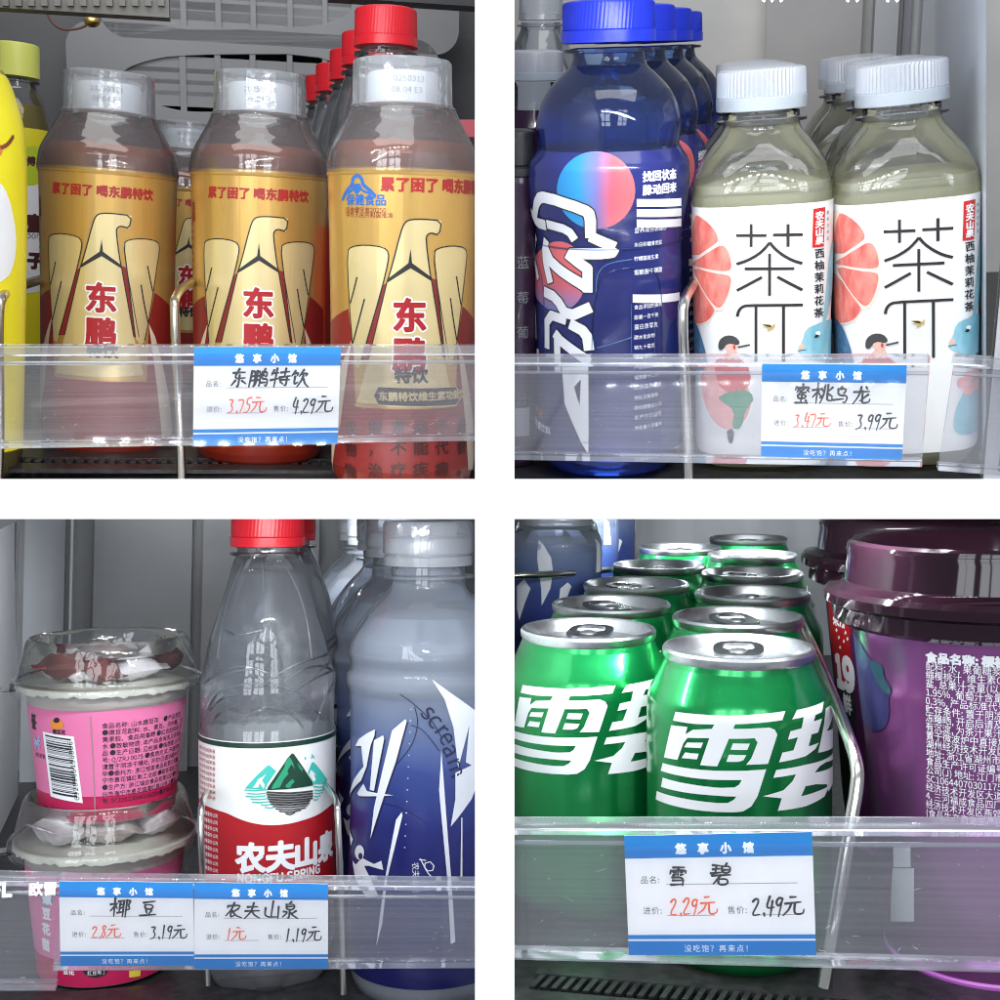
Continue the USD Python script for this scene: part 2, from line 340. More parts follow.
M['redcap'] = pm('red_cap_plastic', (0.68, 0.012, 0.025), 0.32)
M['limecap'] = pm('lime_cap_plastic', (0.88, 0.92, 0.20), 0.35)
M['greycap'] = pm('grey_cap_plastic', (0.42, 0.43, 0.45), 0.4)
M['water'] = liquid('water', (0.985, 0.99, 1.0), straight=.5, cloud=.10, cloudcol=(.80, .82, .86))
M['dark_ink'] = pm('brown_black_ink', (0.05, 0.008, 0.008), .45)
M['energy_drink'] = liquid('amber_drink', (0.85, 0.35, 0.18), straight=.2, cloud=.5, cloudcol=(.56, .19, .10))
M['energy_base'] = pm('amber_base', (0.22, 0.018, 0.008), 0.12, coat_weight=0.6)
M['tea'] = liquid('pale_tea', (0.98, 0.97, 0.88), straight=.6, cloud=.5, cloudcol=(.97, .95, .72))
M['blue_drink'] = liquid('blue_water', (0.55, 0.70, 0.98), straight=.35, cloud=.06, cloudcol=(.16, .28, .75))
M['gold'] = pm_noise('gold_film', (0.62, 0.38, 0.11), (0.72, 0.45, 0.14), 30, 0.30, 0.6, bump=0.35, bscale=150, stretch=(1, 1, .05))
M['gold_light'] = pm_noise('pale_gold_film', (0.80, 0.65, 0.32), (0.88, 0.73, 0.40), 30, 0.30, 0.5, bump=0.35, bscale=150, stretch=(1, 1, .05))
M['maroon'] = pm('maroon_print', (0.23, 0.022, 0.018), 0.4)
M['red_print'] = pm('red_print', (0.40, 0.010, 0.016), 0.36)
M['brick_print'] = pm('brick_red_print', (0.23, 0.016, 0.014), 0.4)
M['dark_red'] = pm('dark_red_print', (0.36, 0.02, 0.02), 0.4)
M['beige_print'] = pm('beige_print', (0.66, 0.56, 0.45), 0.45)
M['steel'] = pm('chrome_wire', (0.62, 0.60, 0.56), 0.22, 1.0)
M['black_plastic'] = pm_noise('black_rack_plastic', (0.010, 0.010, 0.011), (0.028, 0.028, 0.03), 220, 0.4, bump=0.2)
M['slot'] = pm('slot_dark', (0.004, 0.004, 0.004), 0.8)
M['rack_edge'] = pm_noise('rack_edge_grey', (0.30, 0.31, 0.32), (0.38, 0.38, 0.39), 40, 0.4)
M['wallA'] = pm_noise('grey_liner', (0.12, 0.12, 0.125), (0.16, 0.16, 0.165), 6, 0.55)
M['liner'] = pm_noise('white_liner', (0.72, 0.73, 0.75), (0.78, 0.79, 0.80), 6, 0.4)
M['housing'] = pm_noise('grey_housing_plastic', (0.25, 0.25, 0.26), (0.30, 0.30, 0.31), 10, 0.5)
M['wallB'] = pm_noise('beige_liner', (0.46, 0.45, 0.44), (0.64, 0.61, 0.57), 9, 0.45, detail=6, bump=.2, bscale=20)
M['wallB2'] = pm_noise('pale_blue_liner', (0.55, 0.60, 0.68), (0.66, 0.70, 0.76), 6, 0.35)
M['wallC'] = pm_noise('dark_grey_liner', (0.20, 0.205, 0.21), (0.30, 0.305, 0.31), 7, 0.30, bump=0.4, bscale=18, detail=7)
M['wallD'] = pm_noise('slate_liner', (0.36, 0.38, 0.41), (0.56, 0.58, 0.61), 30, 0.42, stretch=(1, 1, .03), detail=5, bump=.15)
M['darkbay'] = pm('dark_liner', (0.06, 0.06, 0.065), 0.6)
M['trim'] = pm('grey_trim', (0.45, 0.45, 0.46), 0.35)
M['tray'] = pm('tray_beige', (0.20, 0.19, 0.17), .5)
M['brass'] = pm('brass', (0.75, 0.50, 0.18), 0.25, 1.0)
M['copper_wire'] = pm('brown_wire', (0.16, 0.06, 0.05), 0.4)
M['led'] = mat('led_glow', {'e': ('emission', {'color': (0.8, 0.92, 1.0), 'strength': 9.0})}, [], surface='e.emission')

# ------------------------------------------------------------------ large structure
def quad(pts): return np.array(pts), np.array([[0, 1, 2], [0, 2, 3]])
def W(bay, px, py, Y): return bay.R @ bay.at(px, py, Y) + EYE
# the white cross between the four compartments
Yf = 0.36
def fx(px): return (px - CX) / F * Yf
def fz(py): return EYE[2] - (py - CY) / F * Yf
cross = unary_union([sbox(fx(475), fz(1060), fx(514.5), fz(-60)), sbox(fx(-60), fz(519), fx(1060), fz(479))])
cr = trimesh.creation.extrude_polygon(cross, 0.008, engine='earcut')      # in xy, up z
v = np.array(cr.vertices); v = np.stack([v[:, 0], Yf + v[:, 2], v[:, 1]], 1)
fr = part(None, 'compartment_frame', trimesh.Trimesh(v, np.array(cr.faces)[:, ::-1], process=False), M['white'], smooth=False, mm=False)
settag(fr, kind='structure')

def back(bay, name, Y, x0, x1, y0, y1, m):
    c = [W(bay, x0, y1, Y), W(bay, x1, y1, Y), W(bay, x1, y0, Y), W(bay, x0, y0, Y)]
    struct(name, *quad(c), m)
def side(bay, name, px, y0, y1, Y0, Y1, m):
    c = [W(bay, px, y1, Y0), W(bay, px, y1, Y1), W(bay, px, y0, Y1), W(bay, px, y0, Y0)]
    struct(name, *quad(c), m)
def lid_(bay, name, py, x0, x1, Y0, Y1, m):
    c = [W(bay, x0, py, Y0), W(bay, x1, py, Y0), W(bay, x1, py, Y1), W(bay, x0, py, Y1)]
    struct(name, *quad(c), m)
def floor(bay, name, Y0, Y1, px0, px1, m):
    p = []
    for px, Y in ((px0, Y0), (px1, Y0), (px1, Y1), (px0, Y1)):
        q = bay.stand(px, Y, 0.0) - [0, 0, 0.0005]; p.append(bay.R @ q + EYE)
    struct(name, *quad(p), m)
back(A, 'back_wall', 1.10, -150, 494, -170, 492, M['wallA'])
back(B, 'back_wall', 1.05, 506, 1180, -170, 492, M['wallB'])
back(C, 'back_wall', 1.00, -150, 494, 506, 1180, M['wallC'])
back(D, 'back_wall', 1.00, 506, 1180, 504, 1180, M['wallD'])
side(A, 'side_wall', 493, -170, 490, 0.40, 1.10, M['liner'])
side(A, 'side_wall', -150, -170, 490, 0.40, 1.10, M['liner'])
side(B, 'side_wall', 507, -170, 490, 0.40, 1.05, M['liner'])
side(C, 'side_wall', 493, 507, 1180, 0.40, 1.00, M['liner'])
side(D, 'side_wall', 507, 507, 1180, 0.40, 1.00, M['liner'])
side(D, 'side_wall', 1160, 507, 1180, 0.40, 1.00, M['liner'])
lid_(C, 'ceiling_panel', 506, -150, 493, 0.40, 1.00, M['liner'])
lid_(D, 'ceiling_panel', 505, 507, 1180, 0.40, 1.00, M['liner'])
floor(A, 'shelf_floor', 0.53, 1.12, -200, 492, M['black_plastic'])
floor(B, 'shelf_floor', 0.505, 1.07, 508, 1200, M['black_plastic'])
floor(C, 'shelf_floor', 0.42, 1.02, -200, 492, M['black_plastic'])
floor(D, 'shelf_floor', 0.37, 1.02, 508, 1200, M['black_plastic'])

def box_px(bay, x0, x1, y0, y1, Y, depth):
    """a box whose front face is seen between those columns and rows at depth Y; bay axes, metres"""
    a, b = bay.at(x0, y1, Y), bay.at(x1, y0, Y)
    return bx(a[0], b[0], Y, Y + depth, a[2], b[2])
def at_bay(bay, name, label, cat, **kw):
    return thing(bay, name, label, cat, (0, 0, 0), **kw)
def rack(bay, label, Y, x0, x1, pitch, slant, lip=True):
    """the front of a black slotted shelf rack"""
    t = thing(bay, 'shelf_rack', label, 'shelf rack', (0, Y, -bay.h))
    part(t, 'rail', tri([bx(x0, x1, -16, -2, 0.2, 2.0), bx(x0, x1, 9, 60, 0.2, 2.5)]), M['black_plastic'], smooth=False)
    bars = []
    for x in np.arange(x0 + pitch / 2, x1, pitch):
        b = bx(-pitch * 0.27, pitch * 0.27, 0, 9, 0.2, 2.2); b.vertices[:, 0] += (b.vertices[:, 1] - 5) * slant + x; bars.append(b)
    part(t, 'slat', tri(bars), M['black_plastic'], smooth=False, kind='stuff')
    if lip: part(t, 'front_edge', bx(x0, x1, -24, -16.3, -6, 3.0), M['rack_edge'], smooth=False)
    return t
rack(C, 'black slotted rack under the pink cups and the water bottle', 0.492, -190, 100, 3.6, 0.25)
rack(D, 'black slotted rack under the green cans and the purple cups', 0.383, -78, 150, 3.6, 0.25)
rack(A, 'black slotted rack under the amber energy drinks', 0.565, -190, 110, 4.6, 0.0, lip=False)

# back of the upper left compartment: vent housings
def grille(px0, px1, py0, py1, Y, label, body, cols, rows, outline):
    t = at_bay(A, 'vent_grille', label, 'vent grille')
    x0, x1, y0, y1 = body
    a, b = A.at(x0, y1, Y), A.at(x1, y0, Y)
    hole = P([(lambda q: (q[0], q[2]))(A.at(x, y, Y)) for x, y in outline], 2)
    plate = sbox(a[0] + 0.02, a[2] + 0.02, b[0] - 0.02, b[2] - 0.02).buffer(0.02)
    g = trimesh.creation.extrude_polygon(plate.difference(hole), 0.006, engine='earcut')
    v = np.array(g.vertices); g = trimesh.Trimesh(np.stack([v[:, 0], Y + v[:, 2], v[:, 1]], 1), np.array(g.faces)[:, ::-1], process=False)
    part(t, 'housing', g, M['housing'], smooth=False, mm=False)
    part(t, 'duct', bx(a[0] + .01, b[0] - .01, Y + 0.045, Y + 0.05, a[2] + .005, b[2] - .005), M['slot'], smooth=False, mm=False)
    for y in rows:
        p, q = A.at(px0, y + 2.2, Y), A.at(px1, y - 2.2, Y)
        part(t, 'slat', bx(p[0], q[0], Y + 0.003, Y + 0.006, p[2], q[2]), M['housing'], smooth=False, mm=False)
    for x in cols:
        p, q = A.at(x - 2.3, py1, Y), A.at(x + 2.3, py0, Y)
        part(t, 'upright', bx(p[0], q[0], Y + 0.001, Y + 0.006, p[2], q[2]), M['housing'], smooth=False, mm=False)
    return t
grille(118, 352, 53, 113, 1.03, 'grey vent grille low on the back wall behind the energy drinks', (72, 440, 41, 170), (183, 218, 253, 290, 325), (67, 78.5, 90, 101), [(118, 73), (140, 62), (180, 54), (350, 54), (352, 108), (200, 113), (165, 108), (130, 92)])
grille(118, 352, -20, 30, 1.03, 'grey vent grille at the top edge, above the other grille', (100, 460, -40, 36), (183, 218, 253, 290, 325), (-10, 2, 13, 22), [(120, -20), (350, -20), (352, 26), (200, 31), (165, 27), (122, 8)])
t = at_bay(A, 'upper_shelf_tray', 'beige ridged underside of the upper shelf in the top left corner', 'shelf tray')
g0 = box_px(A, -60, 168, -20, 4, 0.72, 0.014)
part(t, 'tray', g0, M['tray'], smooth=False, mm=False)
for x in range(-50, 165, 13):
    part(t, 'rib', box_px(A, x, x + 6, -3, 5.5, 0.717, 0.006), M['tray'], smooth=False, mm=False)
t = at_bay(A, 'copper_fitting', 'small brass pipe fitting with a thin brown wire under the beige shelf', 'pipe fitting')
q = A.at(92, 21, 0.86)
el = trimesh.creation.icosphere(2, 0.004); el.vertices = el.vertices * [1.3, 1, 1] + q
e2 = trimesh.creation.icosphere(2, 0.003); e2.vertices = e2.vertices + A.at(95, 11, 0.86)
part(t, 'valve', tri([el, e2]), M['brass'], mm=False)
part(t, 'wire', tube([A.at(46, 2, .87), A.at(48, 18, .87), A.at(60, 30, .87), A.at(80, 29, .87), A.at(91, 22, .87)], 0.0008), M['copper_wire'], mm=False)
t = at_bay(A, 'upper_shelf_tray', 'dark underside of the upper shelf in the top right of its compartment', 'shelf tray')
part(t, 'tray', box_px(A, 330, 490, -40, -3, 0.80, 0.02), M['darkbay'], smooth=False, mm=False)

# upper right: wall panels, post, slotted rail, led beads
t = at_bay(B, 'wall_panel', 'pale blue side wall panel right of the tea bottles', 'wall panel')
xr = B.at(986, 200, 0.53)[0]
pv = [B.at(986, -140, 0.53), B.at(933, -140, 1.02), B.at(933, 470, 1.02), B.at(986, 490, 0.53)]
part(t, 'panel', quad(pv), M['wallB2'], smooth=False, mm=False)
t = at_bay(B, 'corner_post', 'white upright corner post behind the right tea bottle', 'post')
part(t, 'post', box_px(B, 913, 932, -140, 470, 0.99, 0.02), M['wallB2'], smooth=False, mm=False)
part(t, 'groove', box_px(B, 930, 932.5, -140, 470, 0.985, 0.01), M['trim'], smooth=False, mm=False)
t = at_bay(B, 'corner_post', 'thin grey upright strip on the back wall above the tea caps', 'post')
part(t, 'post', box_px(B, 872, 883, -140, 470, 1.02, 0.02), M['trim'], smooth=False, mm=False)
t = at_bay(B, 'wall_panel', 'darker grey wall panel between the thin strip and the white post', 'wall panel')
part(t, 'panel', box_px(B, 883, 913, -140, 470, 1.04, 0.005), pm('panel_grey', (0.30, 0.30, 0.33), 0.5), smooth=False, mm=False)
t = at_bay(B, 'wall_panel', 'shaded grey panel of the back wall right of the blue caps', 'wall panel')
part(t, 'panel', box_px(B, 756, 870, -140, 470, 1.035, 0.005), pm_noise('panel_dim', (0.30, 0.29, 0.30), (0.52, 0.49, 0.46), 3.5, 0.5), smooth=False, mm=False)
t = at_bay(B, 'slotted_rail', 'grey slotted upright rail at the right edge beside the tea bottle', 'rail')
rp = sbox(0, 0, 14, 260)
hol = [sbox(5, 6 + 21 * k, 10, 17 + 21 * k) for k in range(12)]
rg = trimesh.creation.extrude_polygon(rp.difference(unary_union(hol)), 1.5, engine='earcut')
v = np.array(rg.vertices); o = B.at(983, 486, 0.47)
rg = trimesh.Trimesh(np.stack([v[:, 0] * .001 + o[0], o[1] + v[:, 2] * .001, v[:, 1] * .001 + o[2]], 1), np.array(rg.faces)[:, ::-1], process=False)
part(t, 'rail', rg, M['trim'], smooth=False, mm=False)
part(t, 'rail_back', bx(o[0], o[0] + .014, o[1] + .006, o[1] + .007, o[2], o[2] + .26), M['darkbay'], smooth=False, mm=False)
t = at_bay(B, 'light_strip', 'row of small lit lamps at the top behind the caps', 'light strip')
part(t, 'holder', box_px(B, 756, 905, -16, -1.5, 0.80, 0.012), M['trim'], smooth=False, mm=False)
for x in (764, 772, 781, 848, 857, 888, 897):
    s_ = trimesh.creation.icosphere(1, 0.0009); s_.vertices = s_.vertices + B.at(x, 0.5, 0.80); part(t, 'lamp', s_, M['led'], mm=False)

# lower left: side wall and wall panels
t = at_bay(C, 'wall_panel', 'pale side wall panel left of the pink cups', 'wall panel')
part(t, 'panel', quad([C.at(-60, 560, .60), C.at(18, 520, .92), C.at(18, 860, .92), C.at(-60, 1000, .60)]), pm('pale_panel', (0.75, 0.76, 0.78), 0.4), smooth=False, mm=False)
t = at_bay(C, 'wall_panel', 'grey back wall panel behind the pink cups', 'wall panel')
part(t, 'panel', box_px(C, 18, 66, 506, 830, 0.96, 0.01), pm_noise('panel_c', (0.28, 0.29, 0.31), (0.36, 0.37, 0.39), 9, 0.35, bump=.2, bscale=14), smooth=False, mm=False)
t = at_bay(C, 'corner_post', 'light upright trim strip on the wall above the pink cups', 'post')
part(t, 'post', box_px(C, 64, 74, 506, 830, 0.945, 0.012), M['trim'], smooth=False, mm=False)
t = at_bay(C, 'corner_post', 'pale upright edge strip at the far left of the wall', 'post')
part(t, 'post', box_px(C, 9, 17, 506, 850, 0.90, 0.012), M['trim'], smooth=False, mm=False)
for x0, x1, lb in ((87, 193, 'wide dark wall panel above the pink cups'), (196, 320, 'dark wall panel behind the red capped bottle')):
    t = at_bay(C, 'wall_panel', lb, 'wall panel')
    part(t, 'panel', box_px(C, x0, x1, 506, 860, 0.985, 0.006), M['wallC'], smooth=False, mm=False)

# small lamp strips along the top front of each compartment, behind the white frame
def lamp_strip(bay, label, p0, p1, Y, glow, n=13, tilt=(0, 0.55, -0.85)):
    t = at_bay(bay, 'light_strip', label, 'light strip')
    a, b = bay.at(*p0, Y), bay.at(*p1, Y); ex = (b - a); L = np.linalg.norm(ex); ex /= L
    nz = np.array(tilt, float); nz -= ex * (nz @ ex); nz /= np.linalg.norm(nz); ey = np.cross(nz, ex)
    lm = mat('lamp_glow_%d' % glow, {'e': ('emission', {'color': (0.93, 0.97, 1.0), 'strength': float(glow)})}, [], surface='e.emission')
    hold = trimesh.creation.box([L + 0.01, 0.008, 0.003]); Mx = np.eye(4); Mx[:3, 0], Mx[:3, 1], Mx[:3, 2], Mx[:3, 3] = ex, ey, nz, (a + b) / 2 - nz * 0.0025
    hold.apply_transform(Mx); part(t, 'holder', hold, M['trim'], smooth=False, mm=False)
    for k in range(n):
        c = a + (b - a) * (k + .5) / n; s_ = 0.0019
        part(t, 'lamp', (np.array([c - ex * s_ - ey * s_, c + ex * s_ - ey * s_, c + ex * s_ + ey * s_, c - ex * s_ + ey * s_]), np.array([[0, 1, 2], [0, 2, 3]])), lm, smooth=False, mm=False)
lamp_strip(A, 'lamp strip above the opening with the energy drinks', (40, -30), (450, -30), 0.43, 190)
lamp_strip(B, 'lamp strip above the opening with the blue bottle and tea', (545, -30), (960, -30), 0.43, 320)
lamp_strip(C, 'lamp strip behind the frame above the water bottle', (40, 507), (450, 507), 0.41, 650)
lamp_strip(D, 'lamp strip behind the frame above the green cans', (545, 507), (960, 507), 0.41, 651)

lamp_strip(C, 'lamp strip deep under the ceiling above the water bottle', (60, 511), (480, 511), 0.74, 402, 13, (0, 0.5, -0.85))
lamp_strip(D, 'lamp strip deep under the ceiling above the green cans', (520, 511), (940, 511), 0.74, 703, 13, (0, 0.5, -0.85))

# ------------------------------------------------------------------ wire dividers
def wire(bay, label, loops, r=0.0019):
    t = at_bay(bay, 'wire_divider', label, 'wire divider', group='wire shelf dividers')
    for pts in loops: part(t, 'rod', tube([bay.at(*p) for p in pts], r), M['steel'], mm=False)
    return t
wire(A, 'chrome wire divider between the first and second energy drink', [[(182, 492, .53), (180, 420, .53), (174, 310, .53), (175, 296, .535), (188, 282, .57), (230, 270, .70)]])
wire(A, 'chrome wire divider left of the first energy drink', [[(-3, 492, .535), (-1, 420, .535), (-3, 310, .535), (2, 294, .54), (14, 287, .57), (60, 274, .72)]], 0.0024)
wire(B, 'chrome wire divider between the blue bottle and the tea', [[(689, 492, .50), (687, 420, .50), (682, 320, .50), (684, 300, .505), (692, 286, .53), (705, 270, .62)]], 0.0022)
wire(C, 'chrome wire divider left of the water bottle', [[(208, 985, .50), (204, 900, .50), (200, 815, .50), (203, 797, .51), (212, 786, .58)]], .0013)
wire(C, 'chrome wire divider between the water and the sports drink', [[(343, 994, .485), (342, 930, .485), (338, 815, .485), (337, 800, .49), (326, 785, .54)]], .0013)
wire(D, 'bent chrome wire divider between the cans and the purple cup', [[(824, 986, .372), (833, 930, .372), (846, 850, .375), (857, 790, .38), (858, 766, .383), (848, 735, .395), (822, 668, .46), (800, 620, .55), (780, 585, .70)]], 0.0021)
wire(D, 'chrome wire rail in front of the small bottles behind the cans', [[(500, 576, .585), (560, 574, .60), (600, 571, .66), (640, 566, .80)]], 0.0018)

# ------------------------------------------------------------------ clear shelf strips and price tags
def strip(bay, label, px, top, bot, Y, th=0.0014, lip=0.006):
    """px: columns left, right; top / bot: rows at those two columns"""
    TL, TR, BL = bay.at(px[0], top[0], Y), bay.at(px[1], top[1], Y), bay.at(px[0], bot[0], Y)
    ex = TR - TL; w = np.linalg.norm(ex); ex /= w; ez = TL - BL; ez -= ex * (ez @ ex); h = np.linalg.norm(ez); ez /= h; ey = np.cross(ez, ex)
    t = thing(bay, 'shelf_strip', label, 'shelf strip', BL, axes=np.stack([ex, ey, ez], 1))
    w, h = w * 1000, h * 1000
    part(t, 'front_plate', bx(0, w, 0, 1.2, 2.2, h - 4.2), M['strip'], smooth=False)
    top_ = trimesh.creation.extrude_polygon(sbox(-.6, h - 4.0, 6.0, h).buffer(-.8).buffer(.8), w, engine='earcut')
    v = np.array(top_.vertices); top_ = trimesh.Trimesh(np.stack([v[:, 2], v[:, 0], v[:, 1]], 1), top_.faces, process=False)
    part(t, 'top_rim', top_, M['strip_edge'], smooth=40)
    part(t, 'ridge', tube([(0, -.2, h - 6.3), (w, -.2, h - 6.3)], 0.7, 8, 0), M['strip_edge'])
    part(t, 'bottom_rim', bx(0, w, -.8, 5, 0, 2.0), M['strip_edge'], smooth=False)
    rng = np.random.default_rng(abs(int(px[0])) + 7)
    dots = []
    for x in np.arange(6, w - 4, 8.5):
        d = trimesh.creation.icosphere(1, 0.55); d.vertices = d.vertices * [1.4, .6, .8] + [x + rng.normal() * .5, -.5, 3.0]; dots.append(d)
    sc = []
    for k in range(int(w * 0.5)):
        x = rng.uniform(2, w - 2); z_ = rng.uniform(3.5, h - 7) if k % 3 else 3.5 + abs(rng.normal()) * 4
        if z_ > h - 7: continue
        L_, a_, wd_ = rng.exponential(.7) + .15, rng.normal(0, .5), rng.uniform(.05, .11)
        sc.append(affinity.translate(affinity.rotate(sbox(0, 0, L_, wd_), math.degrees(a_), origin=(0, 0)), x, z_))
    part(t, 'scratch', flat(MultiPolygon(sc), -.06), M['scuff'], kind='stuff')
    part(t, 'moulding_dimple', tri(dots), M['strip_edge'], kind='stuff')
    return t
strip(A, 'clear plastic shelf strip in front of the energy drinks', (-40, 488), (345.5, 345.5), (449, 450), 0.462)
strip(B, 'clear plastic shelf strip in front of the blue bottle and tea', (502, 936), (357, 357), (459, 458), 0.465)
strip(B, 'short clear shelf strip at the right edge beside the slotted rail', (938, 1040), (356, 362), (470, 474), 0.468)
strip(C, 'clear plastic shelf strip holding two price tags', (53, 490), (877, 881), (970, 977), 0.452)
strip(C, 'clear shelf strip with white lettering at the far left', (-60, 56), (874, 876), (990, 990), 0.462)
strip(D, 'clear plastic shelf strip in front of the green cans and purple cup', (500, 1050), (822, 823), (958, 955), 0.352)

H = {
'东': [[(20,22),(80,18)],[(48,5),(25,50),(80,46)],[(52,35),(52,92),(42,84)],[(35,60),(18,82)],[(68,58),(86,78)]],
'鹏': [[(12,15),(10,70),(2,90)],[(12,15),(30,13),(30,88),(25,84)],[(13,38),(28,36)],[(12,58),(28,56)],[(38,15),(36,70),(30,90)],[(38,15),(54,13),(54,86),(50,82)],[(39,38),(53,36)],[(39,58),(53,56)],[(74,4),(68,16)],[(64,18),(88,16),(84,40),(78,36)],[(64,18),(64,52),(94,50),(90,88),(82,82)],[(72,28),(76,34)],[(60,70),(84,68)]],
'特': [[(22,15),(10,38)],[(12,32),(40,29)],[(26,8),(26,92)],[(8,62),(42,52)],[(52,25),(90,22)],[(70,8),(70,42)],[(46,45),(96,42)],[(48,60),(94,57)],[(80,46),(80,90),(70,84)],[(56,68),(64,78)]],
'饮': [[(25,8),(8,38)],[(20,25),(42,22),(36,34)],[(24,38),(24,82),(40,70)],[(66,6),(50,38)],[(60,24),(92,20),(84,36)],[(70,34),(64,62),(42,92)],[(70,50),(82,76),(104,92)]],
'蜜': [[(50,0),(54,8)],[(16,14),(12,28)],[(18,16),(86,13),(78,26)],[(30,26),(24,40)],[(36,24),(44,42),(64,42),(68,34)],[(64,18),(34,48)],[(50,22),(54,28)],[(74,28),(82,38)],[(30,54),(30,72),(70,70),(70,52),(30,54)],[(50,46),(50,90)],[(20,92),(80,88)],[(72,80),(84,94)]],
'桃': [[(5,32),(40,28)],[(24,5),(24,95)],[(24,35),(4,66)],[(26,40),(40,56)],[(58,8),(56,55),(40,92)],[(44,26),(52,36)],[(42,66),(56,52)],[(72,6),(72,74),(78,84),(98,82),(98,66)],[(92,20),(78,36)],[(78,48),(96,60)]],
'乌': [[(48,2),(38,16)],[(28,20),(70,16),(64,40),(56,36)],[(28,20),(28,54),(82,50),(76,90),(62,84)],[(10,72),(64,68)]],
'龙': [[(10,32),(86,26)],[(42,6),(38,48),(8,92)],[(54,28),(54,78),(62,88),(96,84),(96,68)],[(82,44),(46,76)],[(66,8),(76,18)]],
'椰': [[(4,34),(34,30)],[(20,6),(20,95)],[(20,36),(2,68)],[(22,40),(34,54)],[(38,18),(68,14)],[(44,18),(44,74)],[(62,15),(62,96)],[(45,36),(61,34)],[(45,54),(61,52)],[(34,78),(68,70)],[(76,14),(76,98)],[(76,14),(96,14),(82,38),(96,56),(80,62)]],
'豆': [[(20,14),(80,11)],[(30,30),(30,54),(70,52),(70,28),(30,30)],[(34,62),(42,76)],[(68,60),(56,78)],[(8,86),(94,82)]],
'农': [[(16,22),(14,36)],[(16,24),(84,20),(76,34)],[(46,4),(38,44),(6,82)],[(36,46),(36,90),(56,76)],[(74,36),(52,56)],[(46,50),(64,76),(98,92)]],
'夫': [[(22,28),(76,24)],[(10,52),(90,47)],[(50,4),(46,55),(8,94)],[(50,52),(66,76),(96,92)]],
'山': [[(50,6),(50,84)],[(14,36),(14,86),(86,84)],[(86,32),(86,94)]],
'泉': [[(52,0),(44,10)],[(28,14),(28,44),(72,42),(72,12),(28,14)],[(29,28),(71,27)],[(50,48),(50,94),(40,88)],[(16,58),(42,56),(12,88)],[(84,52),(60,66)],[(56,62),(70,78),(98,92)]],
'雪': [[(24,8),(76,6)],[(12,24),(10,38)],[(12,24),(88,22),(82,36)],[(50,8),(50,48)],[(26,32),(38,34)],[(26,44),(38,45)],[(62,32),(74,31)],[(62,44),(74,43)],[(22,58),(78,56),(78,94)],[(24,74),(78,73)],[(18,92),(80,91)]],
'碧': [[(6,10),(42,8)],[(8,24),(40,22)],[(24,10),(24,42)],[(2,44),(46,38)],[(68,0),(62,10)],[(52,12),(52,44),(90,42),(90,10),(52,12)],[(53,27),(89,26)],[(10,54),(92,50)],[(48,54),(14,92)],[(38,70),(38,96),(82,94),(82,68),(38,70)]],
'元': [[(34,4),(58,2)],[(14,34),(86,28)],[(40,34),(34,62),(6,92)],[(58,32),(58,78),(68,90),(102,86),(102,64)]],
'1': [[(52,5),(46,95)]], '2': [[(18,22),(40,5),(66,12),(64,36),(12,92),(84,88)]], '3': [[(22,10),(68,10),(40,42),(70,60),(60,86),(12,95)]],
'4': [[(40,5),(14,60),(84,56)],[(66,25),(60,98)]], '5': [[(78,8),(35,10),(30,45),(60,42),(72,65),(50,92),(12,92)]], '7': [[(12,14),(80,8),(45,95)]],
'8': [[(70,15),(45,5),(25,20),(45,45),(70,70),(45,94),(20,75),(45,45),(70,15)]], '9': [[(68,15),(40,8),(18,32),(40,52),(66,35),(71,10),(64,55),(48,100)]], '.': [[(42,84),(52,98)]]}
def hand(s, x, y, size, adv=1.0, slant=0.12, w=10.8, seed=0):
    """handwriting; (x, y) is the lower left corner, millimetres"""
    rng = np.random.default_rng(seed); out = []; cx = 0
    for ch in s:
        d = ch in '0123456789.'; k = 0.54 if d else 1.0; sc = 1.0 + rng.normal() * 0.04
        for st in H[ch]:
            p = np.array(st, float) + rng.normal(0, 1.6, (len(st), 2)); p[:, 0] = p[:, 0] * k * sc; p = chaikin(p, 2)
            u, v = p[:, 0] / 100, 1 - p[:, 1] / 100
            q = np.stack([x + cx + (u + slant * v) * size, y + v * size * sc + cx * 0.012], 1)
            nn = len(q)
            for a in range(nn - 1):                            # the pen presses more at the start of a stroke
                ww = size * w / 100 * (1.15 - 0.5 * a / max(nn - 2, 1))
                out.append(LineString(q[a:a + 2]).buffer(ww / 2, quad_segs=3))
        cx += size * ((0.22 if ch == '.' else 0.43) if d else adv)
    return unary_union(out)
